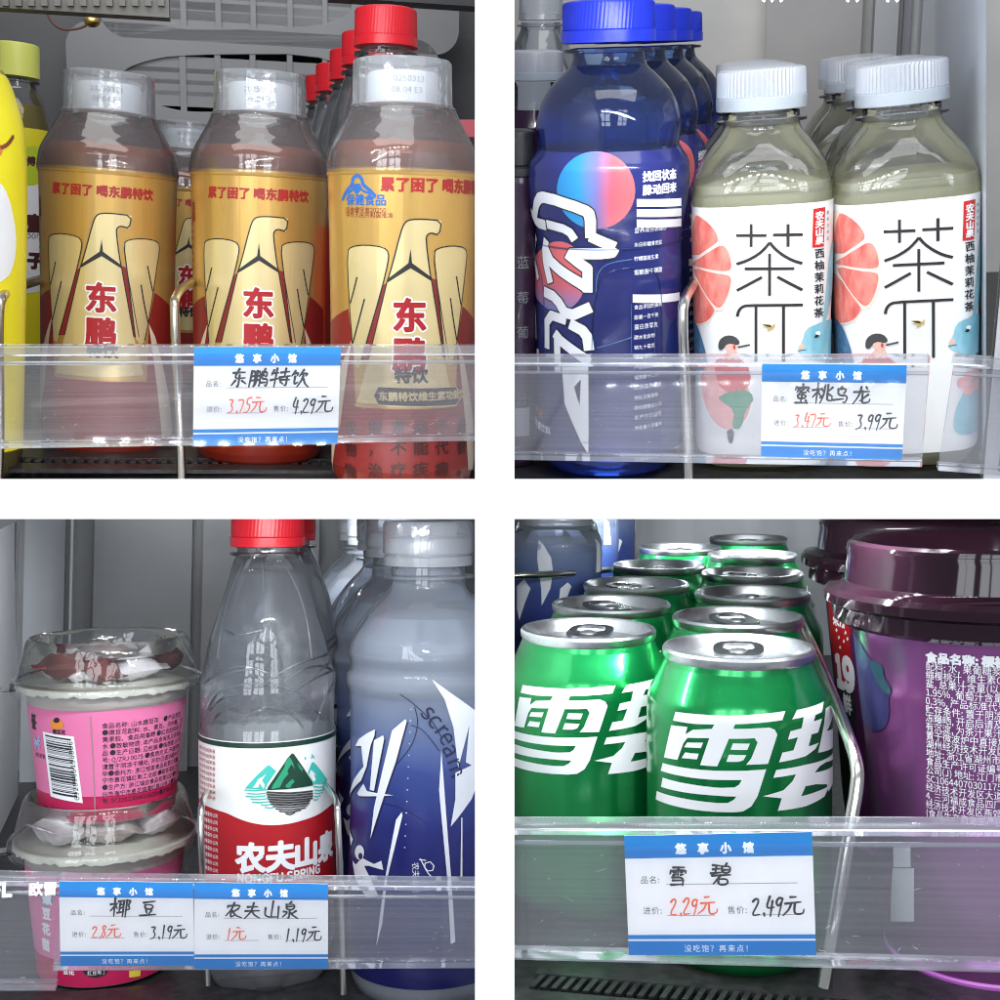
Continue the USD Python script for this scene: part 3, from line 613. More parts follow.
def tag(bay, label, corners, Y, name, cost, price, seed, nx=13.5, ns=8.2, wrinkle=0.0, nadv=1.02):
    """corners: top left, top right, bottom left in the picture"""
    TL, TR, BL = (bay.at(*c, Y) for c in corners)
    ex = TR - TL; w = np.linalg.norm(ex) * 1000; ex /= np.linalg.norm(ex); ez = TL - BL; h = np.linalg.norm(ez) * 1000; ez /= np.linalg.norm(ez); ey = np.cross(ez, ex)
    t = thing(bay, 'price_tag', label, 'price tag', BL, axes=np.stack([ex, ey, ez], 1))
    sx, sy = w / 60, h / 39
    def S(g): return affinity.scale(g, sx, sy, origin=(0, 0))
    card = bx(0, w, 0, 0.3, 0, h); part(t, 'card', card, M['paper'], smooth=False)
    part(t, 'header_band', flat(S(sbox(0, 31.6, 60, 39)), -.03), M['blue_ink'], label='plain blue band along the top')
    part(t, 'footer_band', flat(S(unary_union([sbox(0, 0, 60, 4.6), sbox(0, 5.2, 60, 6.6)])), -.03), M['blue_ink'], label='blue bands along the bottom')
    title = [text(c, 3.5, 16.6 + 7.2 * k, 33.2, bold=3, px=48) for k, c in enumerate('悠享小馆')]
    part(t, 'title', flat(S(MultiPolygon([q for g in title for q in polys(g)])), -.06), M['white_ink'])
    part(t, 'motto', flat(S(text('没吃饱？再来点！', 2.5, 18.2, 1.25, px=40, gap=.12)), -.06), M['white_ink'])
    cap = [text('品名:', 2.6, 4.8, 23.6, px=40, gap=.08), text('进价:', 2.6, 5.2, 13.6, px=40, gap=.08), text('售价:', 2.6, 32.6, 13.6, px=40, gap=.08)]
    part(t, 'caption', flat(S(MultiPolygon([q for g in cap for q in polys(g)])), -.06), M['grey_ink'])
    part(t, 'rule', flat(S(MultiPolygon([sbox(13.2, 22.9, 55, 23.12), sbox(13.2, 12.8, 28.5, 13.02), sbox(40.5, 12.8, 55.5, 13.02)])), -.06), M['rule_ink'])
    part(t, 'handwriting', flat(S(unary_union([hand(name[k], nx + k * ns * nadv, 22.4, ns, seed=seed + k) for k in range(len(name))] + [hand(price, 39.6, 12.2, 6.7, seed=seed + 31)])), -.09), M['pen_black'])
    part(t, 'clear_cover', flat(sbox(-.4, -.3, w + .4, h - 3.2 * sy), -.8), M['cover'])
    part(t, 'handwriting', flat(S(hand(cost, 13.4, 12.6, 6.2, seed=seed + 57, w=9.5)), -.09), M['pen_red'], label='red handwritten cost price')
    return t
tag(A, 'blue and white price tag handwritten 4.29 in front of the second energy drink', ((194, 347), (341, 347), (193, 446)), 0.4605, '东鹏特饮', '3.75元', '4.29元', 1)
tag(B, 'blue and white price tag handwritten 3.99 in front of the tea bottles', ((762, 363.5), (907, 365), (761, 456.5)), 0.4635, '蜜桃乌龙', '3.47元', '3.99元', 2, nx=12.5)
tag(C, 'blue and white price tag handwritten 3.19 in front of the pink cups', ((59, 881), (193, 882.5), (60.5, 966)), 0.4505, '椰豆', '2.8元', '3.19元', 3, nx=22, ns=8.6, nadv=1.5)
tag(C, 'blue and white price tag handwritten 1.19 in front of the water bottle', ((194, 882.5), (328, 884), (194, 969)), 0.4505, '农夫山泉', '1元', '1.19元', 4, nx=13)
tag(D, 'blue and white price tag handwritten 2.49 in front of the green cans', ((624, 836), (812, 832), (629, 955)), 0.3505, '雪碧', '2.29元', '2.49元', 5, nx=13.5, ns=6.8, nadv=2.0)
t = at_bay(C, 'strip_lettering', 'white letters printed on the clear strip at the far left', 'lettering')
q = C.at(-10, 897, 0.4605)
part(t, 'letters', flat(affinity.translate(unary_union([text('FL', 6.6, 0, 0, bold=3, px=48), text('欧雷博', 5.0, 13, .3, bold=2, px=48)]), q[0] * 1000, q[2] * 1000), q[1] * 1000 - .2), M['white_ink'])

# ------------------------------------------------------------------ bottles, cans and cups
def solid(pts, n=72, sec=None):
    """a closed turned body"""
    p = [(0.0, pts[0][1])] + list(pts) + [(0.0, pts[-1][1])]
    return lathe(p, n, sec=sec)
def cap_mesh(r, z0, z1, n=60, knurl=0.35, dome=0.8, band=0.0, inner=None):
    """a screw cap with knurled side and rounded top"""
    p = [(r * 0.93, z0), (r * 1.02, z0 + .4)]
    if band: p += [(r * 1.02, z0 + band), (r * 0.985, z0 + band + .3), (r, z0 + band + .6)]
    p += [(r * 0.985, z1 - 1.6), (r * 0.95, z1 - .6), (r * 0.86, z1 - .1), (r * 0.6, z1 + dome * .4), (0.0, z1 + dome * .5)]
    m_ = lathe([(r * .5, z0)] + p, n * 2)
    v = np.array(m_.vertices); rr = np.hypot(v[:, 0], v[:, 1]); th = np.arctan2(v[:, 0], -v[:, 1])
    zb = z0 + band + .5
    on = (v[:, 2] > zb) & (v[:, 2] < z1 - .9) & (rr > r * .8)
    k = np.where(on & (np.round(th / (2 * np.pi) * n * 2).astype(int) % 2 == 0), 1 - knurl / r, 1.0)
    v[:, 0] *= k; v[:, 1] *= k; m_.vertices = v
    return m_
def densify(pts, step=1.5):
    out = [pts[0]]
    for a, b in zip(pts[:-1], pts[1:]):
        n = max(1, int(abs(b[1] - a[1]) // step))
        out += [(a[0] + (b[0] - a[0]) * k / n, a[1] + (b[1] - a[1]) * k / n) for k in range(1, n + 1)]
    return out
def centroid_text(pr, parent, name, s, size, x, y, m_, bold=2, layer=2, px=48, shear=0, sx=1.0, vertical=False, gap=0.0, rot=0.0, label=None, out=None):
    """lettering whose first character starts at that picture point"""
    u, v = pr.uv(x, y); g = text(s, size, 0, 0, bold, px, shear, sx, vertical, gap)
    if rot: g = affinity.rotate(g, rot, origin=(0, 0))
    g = affinity.translate(g, u, v)
    if out is not None: out += polys(g); return
    return pr.put(parent, name, g, m_, layer, label)

# ---- amber energy drink (upper left)
ES = (.95, .95, .906)
def energy(px, Y, label, variant=0, rz=0.0):
    t = thing(A, 'energy_drink_bottle', label, 'bottle', A.stand(px, Y, 0.1), rz, group='amber energy drinks', scale=ES)
    rf, body = prof([(0, 27), (2.5, 30.5), (7, 32.4), (12, 33), (80, 32.6), (146, 33)], 40)
    part(t, 'base', solid([q for q in body if q[1] < 17]), M['energy_base'])
    film = [q for q in body if 12 < q[1] < 147.5]
    lab = part(t, 'label', lathe([(r + .15, z) for r, z in film], 96), M['gold'], label='gold printed film label')
    part(t, 'label_rim', lathe([(33.2, 145.8), (33.7, 146.6), (33.6, 148.6), (32.8, 149.2)], 96), M['gold'])
    # inner bottle: drink up to the shoulder, clear neck, white cap
    part(t, 'drink', solid([(32, 147), (31.6, 152), (30.4, 157), (28.6, 161)]), M['energy_drink'])
    part(t, 'bottle_neck', lathe(prof([(147, 32.3), (155, 31), (163, 25), (170, 18.5), (174, 14.5), (178, 14.2)], 24)[1]), M['pet'])
    part(t, 'neck_ring', lathe([(14, 174.2), (17, 174.4), (17, 176), (14, 176.2)], 48), M['pet'])
    part(t, 'inner_cap', cap_mesh(15.5, 178, 192.5, 50, .25), M['whitecap'])
    if variant >= 0:
        cr = lambda z: np.full_like(np.asarray(z, float), 15.6)
        pr0 = Print(t, cr, 15.6)
        g = unary_union([text('20250313', 3.3, -8.0, 187, px=32, gap=.03), text('08:04 E3', 3.3, -7.0, 182.2, px=32, gap=.03)])
        pr0.put(t, 'date_print', g, M['grey_ink'], 3)
    # clear measuring cup worn upside down over the neck
    part(t, 'cup_skirt', lathe(prof([(147.5, 34.0), (156, 33.0), (165, 28.8), (172, 25.0), (176.0, 23.2), (177.2, 22.2)], 30)[1], 96), M['cupclear'])
    s10 = lambda th: 1.0 + 0.022 * (1 - abs(math.cos(5 * th)) ** 0.5)
    part(t, 'cup_top', lathe([(22.3, 177.2), (21.6, 179), (21.2, 196.2), (20.6, 197.2), (19.5, 197.4), (0, 196.9)], 100, sec=s10), M['cuptop'], smooth=20)
    part(t, 'cup_seam', lathe([(23.1, 175.6), (23.6, 176.2), (23.1, 176.8)], 72), M['cupclear'])
    if variant < 0: return t
    # label art; measured on the second bottle, whose copy each label is
    ref = t
    pr = Print(REF_E or t, rf, 33, (190, 150, 5.0))
    prt = Print(t, rf, 33)
    put = lambda name, g, m_, l=1, **k: prt.put(t, name, g, m_, l, **k)
    lower = sbox(-104, 12.2, 104, 42)
    put('red_field', unary_union([lower, pr.tr([(0, 790), (75, 730), (92, 880), (110, 1300), (-10, 1300)]).intersection(sbox(-60, 12.2, 60, 147)), pr.tr([(598, 733), (665, 800), (668, 1300), (560, 1300), (572, 880)]).intersection(sbox(-60, 12.2, 60, 147)),
        sbox(-104, 12.2, pr.uv(6, 780)[0] + .6, 60), sbox(pr.uv(662, 790)[0] - .6, 12.2, 104, 58)]), M['brick_print'], 1, label='dark red lower field of the label')
    put('pale_band', MultiPolygon(polys(pr.tr([(90, 870), (45, 1250), (25, 1480), (-12, 1480), (10, 1200), (58, 960)])) + polys(pr.tr([(570, 890), (612, 1250), (630, 1480), (668, 1480), (650, 1200), (600, 960)]))), M['beige_print'], 2)
    leg = pr.tr([(240, 612), (262, 540), (300, 390), (318, 345), (345, 333), (490, 342), (478, 408), (440, 395), (420, 405), (416, 430), (432, 560), (440, 610), (500, 960), (545, 1155), (340, 1172), (112, 1155), (160, 960)])
    arms = [pr.tr([(72, 470), (90, 448), (150, 442), (225, 455), (247, 480), (245, 520), (215, 650), (130, 960), (118, 1000), (104, 990), (95, 940), (78, 660)]), pr.tr([(452, 485), (475, 465), (540, 457), (600, 465), (620, 488), (612, 560), (568, 890), (550, 985), (530, 1000), (508, 970), (468, 620)])]
    put('figure', MultiPolygon(polys(leg) + [q for a in arms for q in polys(a)]), M['gold_light'], 3, label='pale gold folded figure')
    put('dark_stripe', MultiPolygon(polys(pr.tr([(220, 628), (242, 612), (160, 962), (128, 962)])) + polys(pr.tr([(442, 600), (465, 608), (525, 962), (500, 962)]))), M['maroon'], 2)
    L = lambda p, w=7: pr.ln(p, w / 5 / 1.985, 1, 2)
    ink = [L([(240, 612), (262, 540), (300, 390), (318, 345), (345, 333), (400, 333), (490, 342), (478, 408), (440, 395), (420, 405), (416, 430), (432, 560), (442, 610)], 6),
           L([(240, 610), (160, 960)], 5), L([(442, 612), (500, 960)], 5), L([(215, 650), (130, 962)], 5), L([(466, 612), (525, 962)], 4),
           pr.tr([(345, 465), (352, 530), (440, 596), (442, 614), (345, 553), (243, 614), (246, 596), (335, 530)])]
    for a in ([(130, 960), (215, 650), (245, 520), (247, 480), (225, 455), (150, 442), (90, 448), (72, 470), (78, 660), (98, 960)], [(508, 965), (468, 620), (452, 485), (475, 465), (540, 457), (600, 465), (620, 488), (612, 560), (568, 890), (550, 980)]): ink.append(L(a, 5))
    for a in ([(112, 588), (98, 650), (85, 705)], [(143, 686), (118, 790), (95, 885)], [(564, 596), (575, 660), (587, 725)], [(534, 694), (548, 790), (566, 885)]): ink.append(L(a, 7))
    put('outline', unary_union(ink), M['black_ink'], 4)
    logo = [affinity.translate(text(c, 15.4, 0, 0, bold=5, px=128, sx=.98), *pr.uv(263, y)) for c, y in (('东', 822), ('鹏', 998))]
    lg = MultiPolygon([q for g in logo for q in polys(g)])
    put('logo_outline', lg.buffer(.75), M['white_ink'], 5); put('logo', lg, M['red_print'], 6)
    put('logo_second_line', affinity.translate(text('特饮', 7.4, 0, 0, bold=4, px=96), *pr.uv(272, 1062)), M['black_ink'], 6)
    if variant == 0:
        put('slogan', affinity.translate(text('累了困了 喝东鹏特饮', 5.7, 0, 0, bold=2, px=48, shear=0.04, sx=.98), *pr.uv(92, 232)), M['dark_red'], 2)
        sd = [affinity.translate(text('东鹏', 5, 0, 0, bold=2, px=40, vertical=True), *pr.uv(14, 300))] + [affinity.translate(text('保健食品', 2.0, 0, 0, px=28), *pr.uv(8, 375 + 36 * k)) for k in range(7)]
        put('side_print', MultiPolygon([q for g in sd for q in polys(g)]), M['maroon'], 2)
    else:
        prz = Print(t, rf, 33, (240, 0, 4.1667))
        put('slogan', affinity.translate(text('累了困了 喝东鹏特饮', 6.3, 0, 0, bold=2, px=48, shear=0.02), *prz.uv(585, 790)), M['dark_red'], 2)
        d = lambda pts, s=1: prz.tr(pts, s)
        em = [prz.tr([(470, 785), (488, 758), (508, 785), (488, 815)], 2), prz.ln([(430, 830), (445, 795), (470, 770), (470, 745), (490, 728), (510, 745), (512, 770), (540, 790), (562, 815)], 1.5, 2), prz.ln([(442, 806), (468, 796), (480, 770)], 1.0, 2), prz.ln([(498, 770), (510, 796), (548, 806)], 1.0, 2)]
        put('health_mark', unary_union(em + [affinity.translate(text('保健食品', 5.0, 0, 0, bold=1, px=40), *prz.uv(445, 850))]), pm('mark_blue', (0.02, 0.12, 0.42), .4), 2, label='blue round health mark')
        put('approval_print', MultiPolygon(polys(affinity.translate(text('国食健字准20250', 2.6, 0, 0, px=32), *prz.uv(443, 884))) + polys(affinity.translate(text('中华人民共和国批准', 2.6, 0, 0, px=32), *prz.uv(443, 904)))), M['maroon'], 2)
        pb = Print(t, rf, 33, (240, 240, 4.1667))
        put('plaque', pb.tr([(560, 648), (578, 612), (895, 612), (918, 648), (898, 685), (578, 685)]), M['black_ink'], 4)
        put('plaque_rim', pb.tr([(560, 648), (578, 612), (895, 612), (918, 648), (898, 685), (578, 685)]).buffer(.55), M['gold_light'], 3)
        put('plaque_text', affinity.translate(text('东鹏特饮维生素功能饮料', 4.35, 0, 0, bold=1, px=40), *pb.uv(578, 664)), M['gold_light'], 5)
        w = []
        for k, (row, y) in enumerate((('保健食品不是药', 800), ('物，不能代替药', 890), ('物治疗疾病。', 980))):
            for q, c in enumerate(row):
                w += polys(affinity.translate(text(c, 7.2, 0, 0, bold=1, px=48), *pb.uv(442 + q * 92, y)))
        put('warning_text', MultiPolygon(w), M['dark_ink'], 5)
    return t
REF_E = None
E2 = energy(260, 0.590, 'amber energy drink with gold label behind the 4.29 price tag, second from the left')
REF_E = E2
E1 = dup(E2, A, 'leftmost amber energy drink with gold label, beside the yellow bottles', A.stand(108, .618, .1), 2.0, 'amber energy drinks', ES)
E3 = energy(403, 0.522, 'largest amber energy drink, with blue round mark, in front of red capped bottles', 1)
dup(E2, A, 'amber energy drink half hidden behind the two left gold ones', A.stand(187, .885, .1), 6.0, 'amber energy drinks', ES)

# ---- plain water bottle with a red cap (upper left rows and lower left)
def water_bottle(bay, pos, name, label, art=True, group=None, H_=215.0, rz=0.0):
    t = thing(bay, name, label, 'bottle', pos, rz, group, scale=(1, 1, 1) if art else (.9, .9, .985))
    k = H_ / 215.0
    keys = [(0, 23), (3, 27.5), (9, 30.2), (16, 30.7), (30, 30.7), (60, 30.3), (112, 30.7), (118, 30.0), (132, 30.5), (148, 27.6), (168, 22.6), (180, 18.6), (190, 15.4), (193, 14), (197, 13.6)]
    rf, body = prof([(z * k, r) for z, r in keys], 90)
    n = 96
    m_ = solid([(r - .5, z) for r, z in body if z < 186 * k], n)
    v = np.array(m_.vertices); th = np.arctan2(v[:, 0], -v[:, 1]); z = v[:, 2] / k
    pet = np.where(z < 20, 1 - 0.10 * np.clip((20 - z) / 18, 0, 1) * (0.5 - 0.5 * np.cos(7 * th)), 1.0)       # petal foot
    z0 = 117.0                                                                                                   # overlapping hill-shaped ridges above the label
    hills = np.zeros(len(v))
    for c in range(8):
        d = ((th - c * np.pi / 4 + np.pi) % (2 * np.pi)) - np.pi
        for kk, q in ((1.0, 0), (0.72, 1), (0.42, 2)):
            e = np.hypot(d * 30.7 / 15.0, (z - z0) / 24.0) - kk
            hills = np.maximum(hills, np.exp(-(e / 0.055) ** 2))
    hills *= (z > z0 - 1) & (z < 145)
    pan = 0.035 * np.clip((z - 156) / 10, 0, 1) * np.clip((190 - z) / 8, 0, 1) * np.cos(6 * th)                  # facets of the shoulder
    sc = pet * (1 + hills * 0.02 + pan)
    w = v.copy(); w[:, 0] *= sc; w[:, 1] *= sc; m_.vertices = w
    part(t, 'water', m_, M['water'], smooth=True)
    sh = lathe([(r, z) for r, z in body if z <= 197 * k], n)
    v = np.array(sh.vertices); th = np.arctan2(v[:, 0], -v[:, 1]); z = v[:, 2] / k
    pet = np.where(z < 20, 1 - 0.10 * np.clip((20 - z) / 18, 0, 1) * (0.5 - 0.5 * np.cos(7 * th)), 1.0)
    pan = 0.035 * np.clip((z - 156) / 10, 0, 1) * np.clip((190 - z) / 8, 0, 1) * np.cos(6 * th)
    v[:, 0] *= pet * (1 + pan); v[:, 1] *= pet * (1 + pan); sh.vertices = v
    part(t, 'bottle_shell', sh, M['pet'])
    part(t, 'neck_ring', lathe([(13, 192.5 * k), (17, 192.8 * k), (17, 194 * k), (13, 194.4 * k)], 48), M['pet'])
    part(t, 'cap', cap_mesh(16.6, 196.5 * k, 214.5 * k, 60, .35, band=4.5), M['redcap'])
    if not art:
        part(t, 'label', lathe([(rf(z) + .3, z) for z in np.linspace(38 * k, 112 * k, 12)], 72), M['red_print'])
    return t, rf
wr = []
for i, (px, Y) in enumerate(((386, .605), (369.5, .680), (355, .748), (339, .815), (327, .880))):
    pos = A.stand(px, Y, .2)
    lab = ['front red capped water bottle standing behind the largest energy drink', 'second red capped bottle in the row receding behind the energy drinks', 'third red capped bottle in the row receding behind the energy drinks', 'fourth red capped bottle in the row receding behind the energy drinks', 'farthest red capped bottle of the row behind the energy drinks'][i]
    if i == 0: R0, _ = water_bottle(A, pos, 'water_bottle', lab, False, 'red capped bottles behind the energy drinks', 216.5)
    else: dup(R0, A, lab, pos, 20.0 * i, 'red capped bottles behind the energy drinks', (.9, .9, .985))

# ---- yellow citrus drinks at the left edge
def yellow(pos, label, H_, r0, rc, rz, top):
    t = thing(A, 'yellow_drink_bottle', label, 'bottle', pos, rz, group='yellow drinks at the left edge')
    k = H_ / 200.0
    rf, body = prof([(0, r0 * .84), (4, r0 * .95), (12, r0), (90, r0), (130, r0 * .98), (145, r0 * .94), (158, r0 * .82), (168, r0 * .66), (174, rc * .86), (180, rc * .84)], 70)
    body = [(r, z * k) for r, z in body]; rg = lambda z: rf(np.asarray(z) / k)
    part(t, 'drink', solid([(r - .5, z) for r, z in body if z < 166 * k]), liquid('yellow_drink_%d' % int(px_of(pos)), (0.92, 0.80, 0.15), straight=.2, cloud=.5, cloudcol=(.62, .50, .04)))
    part(t, 'bottle_shell', lathe(body), M['pet'])
    part(t, 'label', lathe([(float(rg(z)) + .25, z) for z in np.linspace(14 * k, top * k, 40)], 80), M['yellow_print'], label='yellow and white film label')
    part(t, 'neck_ring', lathe([(rc * .8, 177 * k), (rc * 1.02, 177.3 * k), (rc * 1.02, 178.6 * k), (rc * .8, 179 * k)], 48), M['pet'])
    part(t, 'cap', cap_mesh(rc, 180 * k, 200 * k, 60, .1, dome=.5), M['limecap'])
    return t, rg
def px_of(p): return abs(A.px(p)[0] * 10 + p[1] * 1000)
M['yellow_print'] = grad('yellow_print', [(0, (0.86, 0.74, 0.02)), (.5, (0.88, 0.78, 0.03)), (1, (0.84, 0.74, 0.02))], 'z', 0, .2, .35)
Y2, rg = yellow(A.stand(16, .96, .1), 'yellow drink with lime cap behind the leftmost energy drink', 234, 25.5, 15.2, 0, 150)
pr = Print(Y2, lambda z: rg(z) + .25, 25.5, (0, 80, 3.7037))
Y2P = lambda name, g, m_, l=1: pr.put(Y2, name, g, m_, l)
Y2P('white_panel', pr.tr([(70, 385), (120, 392), (155, 385), (160, 780), (100, 790), (60, 700)]), M['white_ink'], 1)
Y2P('wave_print', pr.tr([(40, 180), (80, 250), (150, 240), (150, 380), (100, 392), (60, 370)], 1), pm('lime_print', (0.55, 0.66, 0.03), .4), 2)
Y2P('lettering', MultiPolygon(polys(affinity.translate(text('师傅', 6.5, 0, 0, bold=2, px=40), *pr.uv(62, 308))) + polys(affinity.translate(text('蜜', 13, 0, 0, bold=3, px=48), *pr.uv(95, 555))) + polys(affinity.translate(text('pom', 6, 0, 0, px=40), *pr.uv(95, 585))) + polys(affinity.translate(text('子', 12, 0, 0, bold=3, px=48), *pr.uv(100, 690)))), pm('plum_print', (0.07, 0.015, 0.02), .5), 3)
Y1, rg1 = yellow(A.stand(-47, .56, .1), 'yellow drink cut by the left edge, in front of the other yellow bottle', 205, 28.5, 15.2, 0, 170)
pr1 = Print(Y1, lambda z: rg1(z) + .25, 28.5, (0, 80, 3.7037))
pr1.put(Y1, 'white_panel', pr1.tr([(-60, 380), (0, 375), (30, 430), (52, 520), (60, 600), (52, 680), (25, 740), (-60, 760)], 1), M['white_ink'], 1)
pr1.put(Y1, 'fruit_print', pr1.tr([(-40, 250), (0, 235), (8, 250), (8, 272), (-5, 285), (-40, 280)], 1), pm('fruit_orange', (0.65, 0.22, 0.06), .5), 2)
pr1.put(Y1, 'stalk_print', pr1.ln([(5, 250), (28, 238), (46, 210)], 1.6, 1), pm('stalk_brown', (0.20, 0.05, 0.02), .5), 3)
# ---- pink carton at the right edge of the same compartment
t = thing(A, 'pink_carton', 'pink carton with dark characters right of the largest energy drink', 'carton', A.stand(470, .60, .15), -16)
part(t, 'box', bx(-9, 9, -9, 9, 0, 163), pm_noise('pink_card', (0.62, 0.10, 0.14), (0.68, 0.14, 0.18), 30, .45), smooth=False)
part(t, 'lettering', flat(text('早', 8, -4.5, 148, bold=3, px=40), -9.15), M['black_ink']); part(t, 'lettering', flat(text('餐', 8, -4.5, 140, bold=3, px=40), -9.15), M['black_ink'])

# ---- square tea bottles (upper right)
TS = lambda th: (abs(math.cos(th)) ** 4.2 + abs(math.sin(th)) ** 4.2) ** (-1 / 4.2) * 0.985
M['label_white'] = pm_noise('white_film', (0.79, 0.79, 0.78), (0.83, 0.83, 0.82), 40, .42, bump=.06, bscale=60)
M['tea_ink'] = pm('brown_black_print', (0.022, 0.016, 0.016), .5)
M['flesh'] = pm_noise('coral_pulp_print', (0.62, 0.10, 0.085), (0.85, 0.30, 0.24), 240, .5, stretch=(1, 1, .45), detail=6)
M['flesh_pale'] = pm_noise('pink_pulp_print', (0.72, 0.26, 0.26), (0.85, 0.45, 0.42), 260, .5, detail=6)
M['tag_red'] = pm('vermilion_print', (0.55, 0.02, 0.018), .45)
M['goat'] = pm_noise('pale_blue_fur_print', (0.16, 0.42, 0.52), (0.36, 0.62, 0.70), 200, .5, stretch=(1, 1, .3))
M['goat_dark'] = pm_noise('deep_blue_print', (0.04, 0.10, 0.22), (0.10, 0.24, 0.38), 300, .5)
M['skin_print'] = pm('peach_print', (0.80, 0.46, 0.38), .5)
M['green_print'] = pm('green_print', (0.05, 0.26, 0.13), .5)
M['coat_print'] = pm('crimson_print', (0.55, 0.06, 0.06), .5)
M['hat_print'] = pm('charcoal_print', (0.05, 0.05, 0.05), .5)
M['yellow_spot'] = pm('mustard_print', (0.55, 0.38, 0.08), .5)
def round_then_square(z):
    return np.clip((150.0 - z) / 26.0, 0, 1)
def tlathe(pts, n=112):
    m_ = lathe(pts, n); v = np.array(m_.vertices); th = np.arctan2(v[:, 0], -v[:, 1])
    k = np.array([TS(t) for t in th]); w = round_then_square(v[:, 2]); w = w * w * (3 - 2 * w); k = 1 + (k - 1) * w
    v[:, 0] *= k; v[:, 1] *= k; m_.vertices = v; return m_
T_keys = [(0, 24), (2, 27.5), (7, 30.2), (12, 31.0), (60, 30.6), (121, 30.9), (129, 30.2), (138, 26.6), (145, 21.2), (149, 17.6), (151, 16.6), (157, 16.4)]
def tea_bottle(pos, label, art=None):
    t = thing(B, 'tea_bottle', label, 'bottle', pos, 0, 'square pale tea bottles')
    rf, body = prof(T_keys, 70)
    part(t, 'tea', tlathe([(0, 0.8)] + [(r - .5, z + (.8 if z < .5 else 0)) for r, z in body if z < 129.5] + [(0, 129)]), M['tea'])
    part(t, 'bottle_shell', tlathe(body), M['pet'])
    part(t, 'shoulder_ridge', tlathe([(rf(z) + .12 + .25 * math.exp(-((z - 126.5) / .7) ** 2), z) for z in np.linspace(124.5, 128.5, 14)]), M['pet'])
    lab = part(t, 'label', tlathe([(float(rf(z)) + .25, z) for z in np.linspace(9, 120.5, 40)]), M['label_white'], label='white printed film label')
    part(t, 'neck_ring', lathe([(16.2, 152.6), (19.4, 153), (19.4, 154.2), (16.2, 154.8)], 72), M['pet'])
    part(t, 'cap', cap_mesh(19.2, 158, 175.5, 64, .7, band=5.5, dome=1.4), M['capwhite'])
    return t, rf
M['capwhite'] = pm('milky_cap_plastic', (0.44, 0.48, 0.53), 0.28, subsurface_weight=0.3, subsurface_scale=0.004, coat_weight=.3)
T1, rfT = tea_bottle(B.stand(762, .563, .08), 'left pale tea bottle with white label, between blue bottle and its twin')
secT = TS
pt = Print(T1, lambda z: rfT(z) + .25, 30.8, (690, 200, 6.2533), secT)
TP = lambda name, g, m_, l=1, **k: pt.put(T1, name, g, m_, l, **k)
sw = 16 / 6.2533 / 2.16
st = [[(290, 221), (478, 221)], [(383, 150), (383, 292)], [(518, 218), (703, 216)], [(611, 150), (611, 292)], [(293, 400), (360, 378), (430, 338), (470, 300), (498, 265)], [(498, 265), (530, 305), (580, 345), (640, 378), (700, 396)],
      [(343, 430), (650, 428)], [(497, 335), (497, 598)], [(295, 565), (450, 482)], [(545, 480), (700, 562)], [(298, 728), (304, 695), (325, 668), (360, 658), (530, 657), (703, 656)], [(413, 660), (413, 1010)], [(583, 660), (583, 1010)]]
TP('brand_character', unary_union([pt.ln(a, sw, 1, 2) for a in st]), M['tea_ink'], 3, label='thin line brown black characters')
for wpts in ([(30, 97), (60, 97), (120, 145), (165, 200), (180, 245), (170, 268), (25, 368), (20, 250)], [(28, 388), (170, 292), (205, 282), (235, 305), (255, 360), (262, 420), (245, 446), (150, 440), (28, 408)],
             [(30, 420), (140, 455), (240, 468), (260, 490), (250, 560), (225, 630), (195, 672), (165, 672), (100, 590), (40, 475)], [(15, 435), (35, 482), (100, 602), (155, 680), (155, 700), (120, 750), (75, 772), (30, 770), (12, 700)]):
    TP('fruit_segment', pt.tr(wpts, 1), M['flesh'], 3)
TP('fruit_rind', pt.tr([(-40, 90), (40, 90), (130, 140), (190, 230), (260, 300), (268, 460), (258, 580), (200, 690), (160, 690), (120, 765), (60, 782), (-40, 760)]).buffer(.25), pm('pale_rind_print', (0.82, 0.66, 0.58), .5), 2)
TP('red_seal', pt.tr([(768, 55), (842, 43), (833, 290), (760, 298)]), M['tag_red'], 3, label='small red upright seal')
TP('seal_lettering', MultiPolygon([q for k, c in enumerate('农夫山泉') for q in polys(affinity.translate(text(c, 3.5, 0, 0, bold=2, px=48), *pt.uv(779, 118 + 52 * k)))]), M['white_ink'], 4)
TP('flavour_lettering', MultiPolygon([q for k, c in enumerate('西柚茉莉花茶') for q in polys(affinity.translate(text(c, 4.3, 0, 0, bold=1, px=48, shear=-.1), *pt.uv(778 - k, 360 + 74 * k)))]), M['black_ink'], 3)
TP('fine_print', MultiPolygon([q for k in range(5) for q in polys(affinity.translate(text('果茶饮料品'[k], 1.7, 0, 0, px=28), *pt.uv(850, 90 + 40 * k)))]), M['grey_ink'], 3)
goat = [pt.tr([(885, 235), (893, 300), (884, 500), (862, 690), (838, 775), (826, 770), (850, 560), (868, 350)], 1), pt.tr([(835, 757), (790, 775), (720, 805), (702, 880), (668, 930), (682, 962), (760, 1000), (900, 1010), (930, 880), (885, 740)], 1),
        pt.tr([(900, 1060), (905, 1300), (860, 1480), (740, 1500), (690, 1440), (740, 1250), (830, 1180), (860, 1060)], 2)]
TP('goat_print', MultiPolygon([q for a in goat for q in polys(a)]), M['goat'], 3, label='pale blue horned goat print')
TP('goat_nose', pt.tr([(670, 918), (698, 893), (718, 912), (692, 940)], 1), M['skin_print'], 4)
TP('goat_eye', unary_union([pt.tr([(768, 858), (785, 838), (805, 846), (792, 862)], 1), pt.ln([(672, 942), (720, 935)], .3)]), M['black_ink'], 5)
TP('goat_eye_white', pt.tr([(775, 830), (800, 815), (815, 830), (800, 850)], 1), M['white_ink'], 4)
